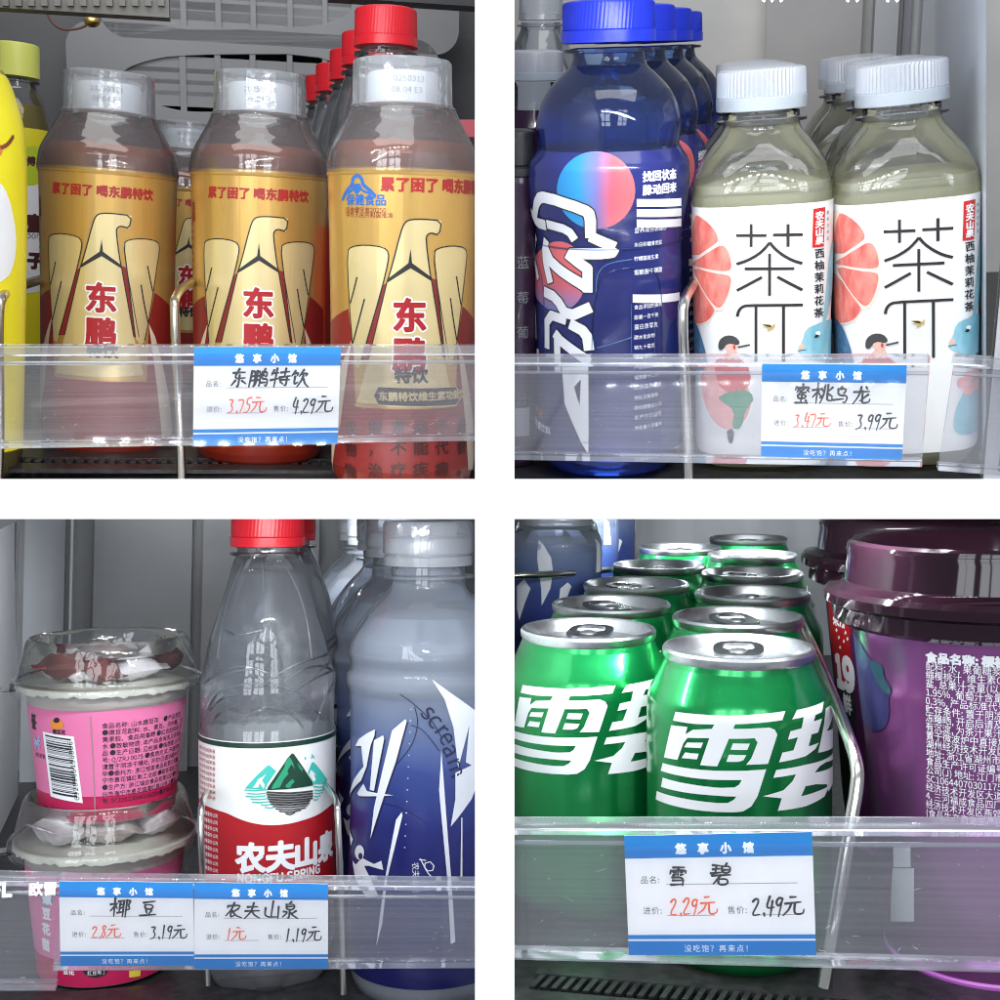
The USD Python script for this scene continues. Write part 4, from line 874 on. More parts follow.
TP('fruit_collar', MultiPolygon([q for x, y in ((755, 1170), (800, 1130), (850, 1110), (790, 1215), (840, 1190), (885, 1150)) for q in polys(pt.tr([(x + 34 * math.cos(a), y + 34 * math.sin(a)) for a in np.arange(10) * .628]))]), M['flesh_pale'], 5)
TP('dark_cloak', pt.tr([(15, 700), (45, 770), (75, 850), (105, 960), (120, 1060), (-10, 1060), (-10, 700)], 1), M['goat_dark'], 4); TP('goat_scarf', pt.tr([(830, 1010), (900, 930), (910, 1050), (850, 1090)], 1), M['goat_dark'], 4)
TP('slice_print', unary_union([pt.tr([(70, 1060), (130, 1020), (200, 1010), (330, 1100), (400, 1250), (330, 1420), (200, 1440), (110, 1330), (70, 1180)], 2)]), M['flesh_pale'], 2)
TP('slice_rind', pt.tr([(70, 1060), (130, 1020), (200, 1010), (330, 1100), (400, 1250), (330, 1420), (200, 1440), (110, 1330), (70, 1180)], 2).buffer(.9), M['white_ink'], 1)
X7 = lambda pts: [(((x / 4.0816 + 510) - 690) * 6.2533, ((y / 4.0816 + 240) - 200) * 6.2533) for x, y in pts]
TP('singer_coat', pt.tr(X7([(835, 490), (880, 478), (965, 490), (990, 575), (945, 628), (862, 612), (840, 545)]), 1), M['coat_print'], 4)
TP('singer_trousers', pt.tr(X7([(850, 640), (940, 595), (1005, 640), (962, 690), (945, 772), (905, 768), (920, 695), (862, 655)]), 1), M['green_print'], 4)
TP('singer_shoes', pt.tr(X7([(885, 775), (918, 768), (912, 830), (896, 828), (890, 800)]), 1), M['hat_print'], 5)
TP('singer_face', MultiPolygon(polys(pt.tr([(262 + 38 * math.cos(a), 918 + 36 * math.sin(a)) for a in np.arange(12) * .5236])) + polys(pt.tr([(225, 955), (300, 950), (320, 1000), (205, 1000)]))), M['skin_print'], 4)
TP('singer_hat', pt.tr([(180, 912), (188, 872), (230, 843), (285, 850), (317, 887), (300, 908), (240, 892), (207, 938), (186, 936)], 1), M['hat_print'], 5)
TP('singer_mouth', pt.tr([(272, 905), (288, 905), (288, 935), (274, 932)], 1), M['coat_print'], 6)
TP('whistle', pt.ln([(308, 918), (372, 905)], .8), M['hat_print'], 5)
TP('bird', pt.tr([(445, 792), (480, 790), (455, 775), (490, 776), (515, 785), (532, 768), (528, 795), (510, 806), (480, 820), (490, 800)]), M['yellow_spot'], 5)
TP('bird_wing', pt.tr([(447, 776), (500, 780), (510, 795), (478, 788)]), M['black_ink'], 6)
dup(T1, B, 'right pale tea bottle with white label, nearest the slotted rail', B.stand(904, .568, .08), 0, 'square pale tea bottles')
for i, (px, Y, lb) in enumerate(((757, .640, 'second tea bottle in the left tea row'), (752, .712, 'third tea bottle in the left tea row'), (748, .785, 'farthest tea bottle in the left tea row'), (888, .645, 'second tea bottle in the right tea row'), (862, .735, 'third tea bottle in the right tea row'), (852, .805, 'farthest tea bottle in the right tea row'))):
    dup(T1, B, lb + ', white cap showing', B.stand(px, Y, .15), 0, 'square pale tea bottles')

# ---- blue vitamin drink (upper right)
M['sleeve'] = mat('blue_film', {'c': ('texture_coordinate', {}), 'n': ('noise_texture', {'scale': 25, 'detail': 3}), 'r': ('rgb_ramp', {'ramp': [(.3, (0.012, 0.017, 0.13)), (.7, (0.04, 0.05, 0.26))]}),
    'n2': ('noise_texture', {'scale': 60, 'detail': 2}), 'b': ('bump', {'strength': .18, 'distance': .001}), 'p': ('principled_bsdf', {'roughness': .2, 'coat_weight': .5, 'coat_roughness': .06}), 't': ('transparent_bsdf', {'color': (0.25, 0.33, 0.75)}), 'm': ('mix_closure', {'fac': .72})},
    [('c.object', 'n.vector'), ('n.fac', 'r.fac'), ('r.color', 'p.base_color'), ('c.object', 'n2.vector'), ('n2.fac', 'b.height'), ('b.normal', 'p.normal'), ('t.BSDF', 'm.closure1'), ('p.BSDF', 'm.closure2')], surface='m.closure')
M['orb'] = grad('blue_to_coral_print', [(0, (0.02, 0.22, 0.55)), (.35, (0.03, 0.30, 0.62)), (.55, (0.20, 0.18, 0.45)), (.72, (0.62, 0.12, 0.16)), (1, (0.75, 0.16, 0.17))], 'x', -.022, .016, .25)
M['orb2'] = grad('coral_to_blue_print', [(0, (0.03, 0.24, 0.58)), (.35, (0.10, 0.25, 0.55)), (.6, (0.65, 0.12, 0.14)), (1, (0.70, 0.15, 0.15))], 'z', .055, .115, .25)
V_keys = [(0, 26), (3, 31), (9, 34.2), (14, 34.8), (20, 34.2), (40, 33.4), (70, 33.0), (95, 32.9), (106, 32.4), (112, 32.9), (122, 34.8), (132, 35.6), (139, 35.2), (144.5, 32.2), (147, 30.9), (149.5, 31.0), (155, 31.5), (162, 30.2), (170, 26.2), (176, 20.5), (180, 16.4), (183, 15.4), (186, 15.3)]
def vitamin(pos, label, rz=0):
    t = thing(B, 'vitamin_drink_bottle', label, 'bottle', pos, rz, 'blue vitamin drinks')
    rf, body = prof(V_keys, 120)
    part(t, 'drink', solid([(r - .6, z) for r, z in body if z < 166], 96), M['blue_drink'])
    part(t, 'bottle_shell', lathe(body, 96), M['pet_blue'])
    part(t, 'sleeve', lathe([(float(rf(z)) + .2, z) for z in np.linspace(12, 146, 90)], 96), M['sleeve'], label='deep blue printed film sleeve')
    part(t, 'neck_ring', lathe([(15, 184.5), (19.2, 185), (19.2, 186.4), (15, 187)], 72), M['pet_blue'])
    part(t, 'cap', cap_mesh(19.8, 188.5, 205.5, 72, .5, band=5, dome=1.0), M['bluecap'])
    return t, rf
V1, rfV = vitamin(B.stand(608, .5475, .1), 'large blue capped vitamin drink with white slanted lettering, nearest the front')
pv = Print(V1, lambda z: rfV(z) + .2, 33.5, (525, 170, 5.2632))
VP = lambda name, g, m_, l=1, **k: pv.put(V1, name, g, m_, l, dv=3.0, **k)
VP('orb', pv.tr([(374 + 205 * math.cos(a), 106 + 205 * math.sin(a)) for a in np.arange(48) * math.pi / 24]), M['orb'], 1, label='round blue to coral gradient')
VP('orb', pv.tr([(178 + 145 * math.cos(a), 560 + 185 * math.sin(a)) for a in np.arange(40) * math.pi / 20]), M['orb2'], 1, label='coral to blue gradient behind the lettering')
K = 1 / 5.2632 / 2.16
def vs(p, w, it=1): return pv.ln(p, w * K, it, 2)
let = [vs([(38, 225), (62, 275), (110, 290)], 44), vs([(52, 250), (68, 150), (110, 140), (310, 208), (345, 235), (345, 355)], 46), vs([(345, 350), (470, 405)], 44, 0), vs([(470, 412), (455, 440), (240, 440)], 44), vs([(225, 440), (330, 520), (330, 640)], 44, 0), vs([(330, 620), (145, 500), (110, 410)], 46),
       vs([(120, 285), (230, 315), (262, 365)], 36), vs([(115, 370), (102, 440), (135, 590)], 40), vs([(62, 350), (52, 450), (72, 570)], 30),
       vs([(105, 640), (165, 670), (225, 775), (345, 722)], 46), vs([(215, 790), (118, 755), (118, 935)], 40), vs([(240, 810), (325, 855), (338, 945)], 46), vs([(45, 712), (60, 735), (62, 885)], 32), vs([(160, 860), (195, 905), (340, 1010)], 44), vs([(70, 945), (75, 1060)], 36), vs([(170, 870), (175, 1060)], 36),
       pv.tr([(200, 1040), (330, 1035), (330, 1480), (300, 1430), (215, 1230)]).difference(pv.tr([(255, 1140), (300, 1090), (292, 1260)]))]
lt = unary_union(let)
lt = lt.buffer(.35)
VP('lettering_outline', lt.buffer(.55), M['black_ink'], 2); [VP('brand_character', g_, M['white_ink'], 3, label='large slanted white lettering') for g_ in polys(lt)]
z5 = lambda x, y: ((x / 4.0816 + 510 - 525) * 5.2632, (y / 4.0816 - 170) * 5.2632)
o = []
for s_, y, b in (('找回状态', 738, 2), ('脉动回来', 793, 2)): o += polys(affinity.translate(text(s_, 4.35, 0, 0, bold=b, px=48, shear=.0), *pv.uv(*z5(540, y))))
VP('motto', MultiPolygon(o), M['white_ink'], 2)
for g_ in [pv.tr([z5(516, y), z5(697, y - 4), z5(697, y + 28), z5(516, y + 32)]) for y in (812, 853, 895)] + [pv.tr([z5(500, 1201), z5(690, 1192), z5(690, 1225), z5(500, 1235)])]: VP('white_field', g_, M['white_ink'], 2)
o = []
rows = ['营养成分表每份', '水白砂糖食用盐', '柠檬酸维生素', '烟酰胺牛磺酸', '食品添加剂香精', '能量一百千焦', '蛋白质零克', '碳水化合物', '钠九十毫克', '维生素C', '产品标准代号', '保质期十二月', '贮存条件避光', '地址见瓶身处', '委托商食品公司', '生产许可证号', '净含量六百毫升']
for k, s_ in enumerate(rows): o += polys(affinity.translate(text(s_, 2.1 + .35 * (k % 3 == 0), 0, 0, px=28, bold=0), *pv.uv(*z5(505, 950 + 57 * k if k < 4 else 1262 + 41 * (k - 4)))))
VP('fine_print', MultiPolygon(o), M['white_ink'], 3)
VP('panel_line', unary_union([pv.ln([z5(495, 1240), z5(495, 1580), z5(655, 1575)], .25), pv.ln([z5(590, 1250), z5(590, 1578)], .2), pv.ln([(375, 640), (378, 545), (430, 490), (560, 470)], .35, 2), pv.ln([(380, 935), (560, 880)], .5)]), M['pale_line'] if 'pale_line' in M else M['goat_dark'], 2)
z7 = lambda x, y: ((x / 4.0816 + 510 - 525) * 5.2632, (y / 4.0816 + 240 - 170) * 5.2632)
VP('flavour_print', MultiPolygon(polys(affinity.translate(text('维生素饮料', 4.3, 0, 0, bold=1, px=40), *pv.uv(*z7(100, 745))))), M['white_ink'], 2)
VP('orange_print', MultiPolygon(polys(affinity.translate(text('青柠口味', 3.6, 0, 0, bold=1, px=40), *pv.uv(*z7(105, 690))))), M['tag_red'], 2)
def surf_line(t, name, r, R_, uv, rad, m_):
    q = []
    for u, v in uv: th = u / R_; rr = float(r(v)) + .2; q.append((rr * math.sin(th), -rr * math.cos(th), v))
    part(t, name, tube(q, rad, 8, 0), m_)
pan = chaikin([(-2, 30), (26, 30), (30, 40), (30, 88), (24, 98), (4, 98), (-2, 90), (-4, 50)], 3, True)
for off in (0, 60, 120, -60): surf_line(V1, 'moulded_panel', rfV, 33.2, [(u + off, v) for u, v in np.vstack([pan, pan[:1]])], .45, M['pet_blue'])
for z_ in (106, 20): surf_line(V1, 'moulded_rib', rfV, 33.2, [(u, z_) for u in np.linspace(-104, 104, 90)], .5, M['pet_blue'])
for px, Y, lb in ((634, .626, 'second blue capped vitamin drink in its row'), (655, .702, 'third blue capped vitamin drink in its row'), (669, .780, 'farthest blue capped vitamin drink in its row')):
    dup(V1, B, lb + ', behind the large one', B.stand(px, Y, .15), 35, 'blue vitamin drinks')

# ---- three bottles half hidden at the left of the upper right compartment
t = thing(B, 'clear_drink_bottle', 'clear bottle with frosted cap at the far back left, above the white cap', 'bottle', B.stand(541, .84, .2))
rf, body = prof([(0, 24), (5, 27), (20, 27.5), (140, 27), (175, 26), (195, 17), (202, 13.5), (206, 13.3)], 50)
part(t, 'bottle_shell', lathe(body), M['pet_smoke']); part(t, 'cap', cap_mesh(14.5, 207, 226, 60, .3, band=4), M['capclear']); part(t, 'neck_ring', lathe([(13, 203), (16, 203.4), (16, 204.4), (13, 205)], 48), M['pet_smoke'])
t = thing(B, 'purple_drink_bottle', 'white capped slim bottle of dark purple drink behind the blue vitamin drink', 'bottle', B.stand(534, .66, .15))
rf, body = prof([(0, 13), (5, 16), (120, 16), (150, 15.5), (158, 14), (162, 13.2), (172, 13)], 40)
part(t, 'drink', solid([(r, z) for r, z in body if z < 160]), pm('purple_drink', (0.035, 0.006, 0.03), .1, coat_weight=.6)); part(t, 'neck', lathe([(r + .2, z) for r, z in body if z > 158]), M['pet']); part(t, 'cap', cap_mesh(15.2, 173, 188, 60, .2, band=4), M['capwhite'])
t = thing(B, 'dark_drink_bottle', 'black capped dark slim bottle at the left edge beside the blue vitamin drink', 'bottle', B.stand(517, .545, .15))
part(t, 'body', solid(prof([(0, 8), (3, 10), (110, 10), (132, 10), (137, 9)], 40)[1]), pm_noise('dark_plum_film', (0.016, 0.006, 0.018), (0.03, 0.012, 0.035), 40, .25, coat_weight=.4))
part(t, 'collar', solid([(9, 135), (10.6, 136), (10.6, 139), (8, 140)]), M['black_plastic']); part(t, 'cap', cap_mesh(7.6, 140, 155, 40, .3), M['black_plastic'])
prd = Print(t, lambda z: np.full_like(np.asarray(z, float), 10.0), 10.0)
prd.put(t, 'lettering', MultiPolygon([q for k, c in enumerate('蓝莓葡萄汁') for q in polys(affinity.translate(text(c, 6, 0, 0, px=40), 1.5, 96 - 16 * k))]), M['grey_ink'])
prd.put(t, 'code_panel', sbox(1, 16, 8, 30), M['rule_ink'])

# ---- water bottle with mountain label (lower left)
NB, rfN = water_bottle(C, C.stand(268, .5606, .1), 'mountain_water_bottle', 'clear red capped water bottle with mountain picture on white and red label')
def surf_tube(pr, pts, rad, it=2):
    """a raised moulded line lying on a turned surface"""
    q = []
    for x, y in chaikin(pts, it):
        u, v = pr.uv(x, y); th = u / pr.R; r_ = float(pr.r(v)); q.append((r_ * math.sin(th), -r_ * math.cos(th), v))
    return tube(q, rad, 8, 0)
pm_ = Print(NB, lambda z: rfN(z) + .1, 30.7, (240, 515, 4.1667))
for pts in ([(-140, 830), (-100, 740), (0, 705), (110, 700), (220, 725), (290, 780), (335, 840)], [(10, 885), (40, 830), (100, 800), (170, 802), (230, 840), (262, 885)], [(180, 695), (250, 645), (340, 622), (392, 650)], [(235, 722), (300, 688), (370, 655), (398, 642)], [(318, 872), (345, 780), (398, 685)],
            [(-130, 780), (-100, 690), (-40, 655), (60, 640)], [(-138, 830), (-80, 760), (0, 745)], [(-120, 860), (-70, 810), (0, 790)], [(200, 745), (280, 700), (340, 640), (395, 600)], [(-150, 700), (-60, 640), (30, 625), (120, 660)], [(80, 720), (160, 660), (260, 610), (385, 575)]):
    part(NB, 'moulded_arc', surf_tube(pm_, pts, .55), M['relief'])
for pts in ([(186, 205), (238, 300), (280, 430), (300, 600)], [(10, 205), (-40, 320), (-78, 460), (-95, 600)], [(95, 205), (100, 330), (98, 470)], [(-60, 480), (-20, 500), (40, 495), (100, 478)]):
    part(NB, 'moulded_crease', surf_tube(pm_, pts, .4), M['relief'])
pn = Print(NB, lambda z: rfN(z) + .3, 30.7, (200, 720, 5.8857))
NP = lambda name, g, m_, l=1, **k: pn.put(NB, name, g, m_, l, **k)
part(NB, 'label', lathe([(float(rfN(z)) + .3, z) for z in np.linspace(39, 113, 16)], 96), M['label_white'], label='white and red printed film label')
NP('label_edge', sbox(-96, 110.4, 96, 112.6), pm('bottle_green_print', (0.006, 0.035, 0.022), .45), 1, label='dark green line along the top of the label')
front = [pn.uv(x, y) for x, y in chaikin([(28, 500), (100, 530), (160, 547), (220, 578), (290, 602), (360, 616), (430, 620), (500, 614), (560, 603), (630, 582), (690, 560), (740, 525), (785, 485)], 2)]
red = Polygon([(-96, 39), (96, 39), (96, front[-1][1]), (front[-1][0] + 6, front[-1][1] + 1)] + front[::-1] + [(front[0][0] - 6, front[0][1] + 1), (-96, front[0][1])])
NP('red_field', red.buffer(0), M['red_print_n'] if 'red_print_n' in M else M['red_print'], 1, label='red lower field of the label')
mt = pn.tr([(540, 195), (552, 200), (660, 365), (664, 384), (395, 412), (400, 393), (515, 222)])
NP('mountain', mt, pm('forest_print', (0.006, 0.045, 0.026), .45), 2, label='dark green mountain')
NP('mountain_light', MultiPolygon([q for p in ([(525, 215), (545, 250), (556, 285), (535, 260), (512, 300), (520, 315), (490, 350), (470, 395), (440, 402), (420, 405), (430, 380), (455, 345), (470, 318), (495, 280), (500, 250)], [(545, 345), (555, 365), (540, 375), (532, 395), (510, 398), (500, 388), (525, 360)], [(570, 250), (600, 285), (602, 305), (580, 280)]) for q in polys(pn.tr(p))]), pm('leaf_print', (0.02, 0.30, 0.15), .45), 3)
teal = [pn.tr([(265, 402), (330, 330), (395, 268), (410, 266), (448, 300), (400, 370), (383, 408)]).difference(pn.tr([(395, 310), (370, 330), (345, 345), (320, 385), (310, 400), (345, 395), (350, 370), (375, 405), (382, 380), (365, 355)])), pn.tr([(632, 310), (655, 250), (668, 248), (745, 348), (745, 358), (668, 380)]).difference(pn.tr([(650, 290), (640, 320), (665, 365), (680, 350), (668, 318), (690, 330)])),
        pn.tr([(655, 195), (665, 210), (678, 228), (662, 220), (648, 228), (656, 212)]), pn.tr([(615, 215), (622, 222), (620, 235), (612, 228)])]
for x0, x1, y in ((265, 395, 412), (280, 392, 432), (272, 385, 448), (300, 400, 464), (310, 400, 482), (360, 415, 498), (385, 440, 514), (672, 745, 372), (668, 738, 392), (672, 728, 412), (672, 718, 430), (670, 705, 448), (668, 690, 468)): teal.append(pn.ln([(x0, y), ((x0 + x1) / 2, y + 3), (x1, y - 3)], .55))
NP('far_hills', MultiPolygon([q for p in teal for q in polys(p)]), pm('teal_print', (0.05, 0.47, 0.40), .45), 2, label='teal hills and birds')
dk = []
for k, y in enumerate(range(424, 556, 14)):
    hw = math.sqrt(max(0, 138 ** 2 - (y - 415) ** 2)); sh = (k * 37) % 29 - 14
    dk.append(pn.ln([(530 - hw + 4, y), (530, y + 6), (530 + hw - 4 + sh * .4, y - 6)], 0.85 if k < 6 else .6))
NP('reflection', MultiPolygon([q for p in dk for q in polys(p)]), M['hat_print'], 2, label='striped dark reflection of the mountain')
w = []
for c, x, y in (('农', 212, 872), ('夫', 385, 874), ('山', 548, 860), ('泉', 690, 826)):
    w += polys(affinity.translate(text(c, 13.2, 0, 0, bold=5, px=96), *pn.uv(x, y)))
NP('brand_lettering', MultiPolygon(w), M['white_ink'], 3, label='bold white characters')
NP('latin_lettering', affinity.translate(text('NONGFU SPRING', 4.9, 0, 0, bold=2, px=48), *pn.uv(218, 952)), M['white_ink'], 3)
o = []
for k in range(9): o += polys(affinity.translate(text('饮用天然水配料表', 1.9, 0, 0, px=28), pn.uv(14, 190)[0] - 4, pn.uv(30, 180 + 34 * k)[1]))
NP('side_print', MultiPolygon(o), M['dark_red'], 2)
o = []
for k in range(9): o += polys(affinity.translate(text('净含量毫升公司', 1.9, 0, 0, px=28), pn.uv(30, 590)[0] - 3, pn.uv(50, 560 + 40 * k)[1]))
NP('side_print', MultiPolygon(o), M['white_ink'], 2)
dup(NB, C, 'second red capped water bottle hidden behind the mountain label bottle', C.stand(284, .64, .15), 30)

# ---- translucent sports drink (lower left, and small ones lower right)
M['sleeve_fade'] = grad('fading_blue_print', [(0, (0.010, 0.010, 0.075)), (.55, (0.014, 0.018, 0.13)), (.75, (0.035, 0.06, 0.24)), (.92, (0.16, 0.22, 0.42)), (1, (0.34, 0.38, 0.52))], 'z', .012, .135, .22, alpha=[(0, .97), (.6, .95), (.8, .75), (.93, .3), (1, .06)])
M['sport_ink'] = pm_noise('silver_white_print', (0.58, 0.60, 0.66), (0.74, 0.76, 0.80), 25, .35)
M['navy_ink'] = pm('navy_print', (0.012, 0.014, 0.05), .45)
S_keys = [(0, 27), (3, 31.5), (9, 34.5), (18, 35.4), (40, 35.6), (60, 35.2), (95, 34.4), (120, 34.6), (134, 35.4), (139, 36.6), (142, 36.5), (144.5, 34.8), (147, 34.9), (152, 36.2), (158, 35.4), (166, 30.5), (173, 24.5), (178, 19.0), (181, 16.9), (186, 16.6), (190, 16.5)]
def sports(bay, pos, label, group, rz=0, scale=1.0):
    t = thing(bay, 'sports_drink_bottle', label, 'bottle', pos, rz, group, scale=scale)
    rf, body = prof(S_keys, 120)
    m_ = lathe(body, 120); v = np.array(m_.vertices); th = np.arctan2(v[:, 0], -v[:, 1]); z = v[:, 2]
    dent = np.clip(np.cos(4 * (th + .05)) * 1.8 - .5, 0, 1) * np.exp(-((z - 164) / 8.5) ** 2) * 0.075
    v[:, 0] *= 1 - dent; v[:, 1] *= 1 - dent; m_.vertices = v
    part(t, 'bottle_shell', m_, M['pet_smoke'])
    part(t, 'drink', solid([(r - 1.1 - (2.6 if 152 < z < 175 else 0), z + .5) for r, z in body if z < 168], 80), M['sport_drink'])
    part(t, 'sleeve', lathe([(float(rf(z)) + .25, z) for z in np.linspace(13, 136, 70)], 96), M['sleeve_fade'], label='film sleeve fading from clear to deep blue')
    part(t, 'neck_ring', lathe([(16, 184.3), (20.6, 184.8), (20.6, 186), (16, 186.6)], 72), M['pet_smoke'])
    part(t, 'cap', cap_mesh(19.4, 190, 203, 80, .4, band=4.5), M['capclear'])
    part(t, 'overcap', lathe([(19.9, 195.5), (20.3, 196), (20.3, 208.5), (19.3, 210), (0, 210.2)], 80), M['cuptop'])
    return t, rf
M['sport_drink'] = liquid('cloudy_drink', (0.86, 0.90, 0.96), .12, straight=.25, cloud=.36, cloudcol=(.80, .86, .97))
S1, rfS = sports(C, C.stand(428, .535, .1), 'nearest translucent blue sports drink, right of the mountain water bottle', 'sports drinks with fading blue sleeves')
ps = Print(S1, lambda z: rfS(z) + .25, 34.8, (340, 670, 4.3452))
SP = lambda name, g, m_, l=1, **k: ps.put(S1, name, g, m_, l, **k)
sh_ = [[(285, 213), (291, 222), (243, 400), (135, 732), (150, 600), (228, 262)], [(78, 535), (105, 493), (120, 525), (235, 543), (160, 547), (85, 547)], [(190, 283), (194, 298), (150, 525), (132, 520), (150, 305)], [(155, 257), (152, 285), (135, 330), (118, 420), (95, 480), (45, 555), (62, 480), (105, 420), (95, 330), (70, 330), (85, 300), (120, 275)],
       [(270, 616), (273, 630), (207, 905), (186, 1100), (160, 1200), (195, 920), (245, 650)], [(400, 40), (470, 92), (575, 168), (600, 185), (600, 430), (545, 400), (560, 240), (512, 425), (492, 250), (455, 130)], [(500, 445), (585, 405), (600, 480), (570, 560), (480, 680), (500, 560)], [(440, 350), (450, 480), (482, 905), (500, 1180), (480, 1190), (465, 900), (430, 520)],
       [(45, 692), (60, 735), (42, 795), (72, 845), (100, 815), (150, 842), (182, 828), (190, 868), (130, 850), (108, 850), (135, 905), (170, 980), (120, 990), (70, 905)], [(525, 640), (530, 640), (530, 900), (522, 900)]]
SP('lettering', unary_union([ps.tr(a) for a in sh_] + [ps.tr([(88 + 20 * math.cos(a), 792 + 32 * math.sin(a)) for a in np.arange(14) * .4488])]).difference(ps.tr([(92 + 9 * math.cos(a), 808 + 15 * math.sin(a)) for a in np.arange(10) * .628])), M['sport_ink'], 3, label='jagged white strokes and leaping figure')
SP('lettering_shadow', affinity.translate(unary_union([ps.tr(a) for a in sh_[:4]]), .5, -.5), M['navy_ink'], 2)
o = []
for c, x, y, a in (('s', 344, 188, -48), ('c', 372, 222, -50), ('r', 405, 262, -55), ('e', 424, 290, -60), ('a', 440, 338, -66), ('m', 462, 392, -74)):
    o += polys(affinity.translate(affinity.rotate(text(c, 9.6, 0, 0, bold=0, px=64), a, origin=(0, 0)), *ps.uv(x, y)))
SP('script', MultiPolygon(o), M['navy_ink'], 3, label='dark slanted word scream')
SP('thin_curve', unary_union([ps.ln([(262, 105), (320, 145), (400, 220), (440, 290)], .35, 2), ps.ln([(325, 160), (342, 230), (315, 330), (240, 415)], .35, 2), ps.ln([(310, 240), (360, 255), (430, 350)], .35, 2), ps.ln([(180, 575), (280, 600), (375, 665)], .3, 2)]), M['navy_ink'], 2)
SP('perforation', MultiPolygon([q for k in range(13) for q in polys(ps.tr([(309 - 2.2 * k + 3.2 * math.cos(a), 170 + 50 * k + 3.2 * math.sin(a)) for a in np.arange(6) * 1.047]))]), M['sport_ink'], 3)
SP('maker_print', unary_union([ps.ln([(350, 820), (380, 880), (400, 900)], .4, 1), ps.ln([(345, 822), (372, 826)], .4), ps.tr([(370, 838), (392, 832), (408, 850), (402, 870), (380, 872), (368, 855)]).exterior.buffer(.2)] + polys(affinity.translate(affinity.rotate(text('农夫山泉', 3.2, 0, 0, px=40), -88, origin=(0, 0)), *ps.uv(316, 835)))), M['sport_ink'], 3)
for k, (px, Y, lb) in enumerate(((405, .612, 'second sports drink in the row on the right of the water bottle'), (392, .690, 'third sports drink in the row on the right of the water bottle'), (379, .768, 'fourth sports drink in the row on the right of the water bottle'), (368, .846, 'farthest sports drink in the row on the right of the water bottle'))):
    dup(S1, C, lb, C.stand(px, Y, .15), 10 + 70 * k, 'sports drinks with fading blue sleeves')
def small_sports(pos, label, rz=0):
    t = thing(D, 'small_sports_drink_bottle', label, 'bottle', pos, rz, 'small sports drinks behind the green cans')
    rf, body = prof([(0, 20), (3, 23), (10, 24.6), (60, 24.8), (100, 24.2), (122, 24.8), (128, 24.9), (133, 23.6), (136, 20.6), (138, 19.6)], 60)
    part(t, 'bottle_shell', lathe(body), M['pet_smoke']); part(t, 'drink', solid([(r - .9, z + .5) for r, z in body if z < 126]), M['sport_drink'])
    part(t, 'sleeve', lathe([(float(rf(z)) + .2, z) for z in np.linspace(8, 130, 40)], 80), M['sleeve_fade'], label='film sleeve fading from clear to deep blue')
    part(t, 'cap', cap_mesh(19.8, 138, 143, 60, .3), M['capclear'])
    return t, rf
L1, rfL = small_sports(D.stand(556, .640, 0), 'nearest small blue sports drink behind the green cans')
pl = Print(L1, rfL, 24.6, (510, 515, 4.0816))
LP = lambda name, g, m_, l=2, **k: pl.put(L1, name, g, m_, l, **k)
for a in ([(118, 100), (140, 125), (168, 175), (176, 232), (165, 300), (130, 370), (128, 300), (112, 180)], [(30, 290), (60, 262), (85, 300), (62, 360), (40, 430), (30, 380)], [(345, 95), (365, 120), (368, 230), (350, 235), (352, 150)], [(380, 110), (398, 90), (420, 130), (408, 240), (390, 225)], [(205, 300), (235, 275), (250, 290), (215, 380), (190, 440)]): LP('jagged_stroke', pl.tr(a), M['sport_ink'])
for k, (px, Y, lb) in enumerate(((557, .715, 'second small blue sports drink behind the green cans'), (582, .800, 'third small blue sports drink behind the green cans'), (602, .885, 'farthest small blue sports drink behind the green cans'))):
    dup(L1, D, lb, D.stand(px, Y, .1), (30, -25, 15)[k], 'small sports drinks behind the green cans')

# ---- pink pudding cups with clear domed lids (lower left)
M['pink'] = pm_noise('pink_cup_print', (0.72, 0.17, 0.36), (0.76, 0.20, 0.39), 30, .4)
M['crimson'] = pm('crimson_cup_print', (0.46, 0.012, 0.08), .4)
M['cup_cream'] = pm('taupe_cup_rim', (0.46, 0.42, 0.39), .35)
M['foil'] = pm_noise('cream_foil', (0.66, 0.67, 0.58), (0.74, 0.75, 0.66), 60, .45, bump=.4, bscale=160)
M['wrapper'] = mat('spotted_wrapper', {'c': ('texture_coordinate', {}), 'v': ('voronoi_texture', {'scale': 70, 'randomness': .9}), 'r': ('rgb_ramp', {'ramp': [(0, (0.78, 0.74, 0.74)), (.40, (0.78, 0.74, 0.74)), (.46, (0.17, 0.045, 0.04)), (1, (0.13, 0.035, 0.03))]}), 'p': ('principled_bsdf', {'roughness': .3})}, [('c.object', 'v.vector'), ('v.distance', 'r.fac'), ('r.color', 'p.base_color')], surface='p.BSDF')
M['wrapper_pale'] = pm_noise('pale_wrapper', (0.55, 0.50, 0.52), (0.74, 0.72, 0.73), 130, .25, bump=.5, bscale=120)
M['wrapper_brown'] = pm_noise('brown_wrapper', (0.22, 0.17, 0.15), (0.42, 0.36, 0.34), 130, .3, bump=.5, bscale=120)
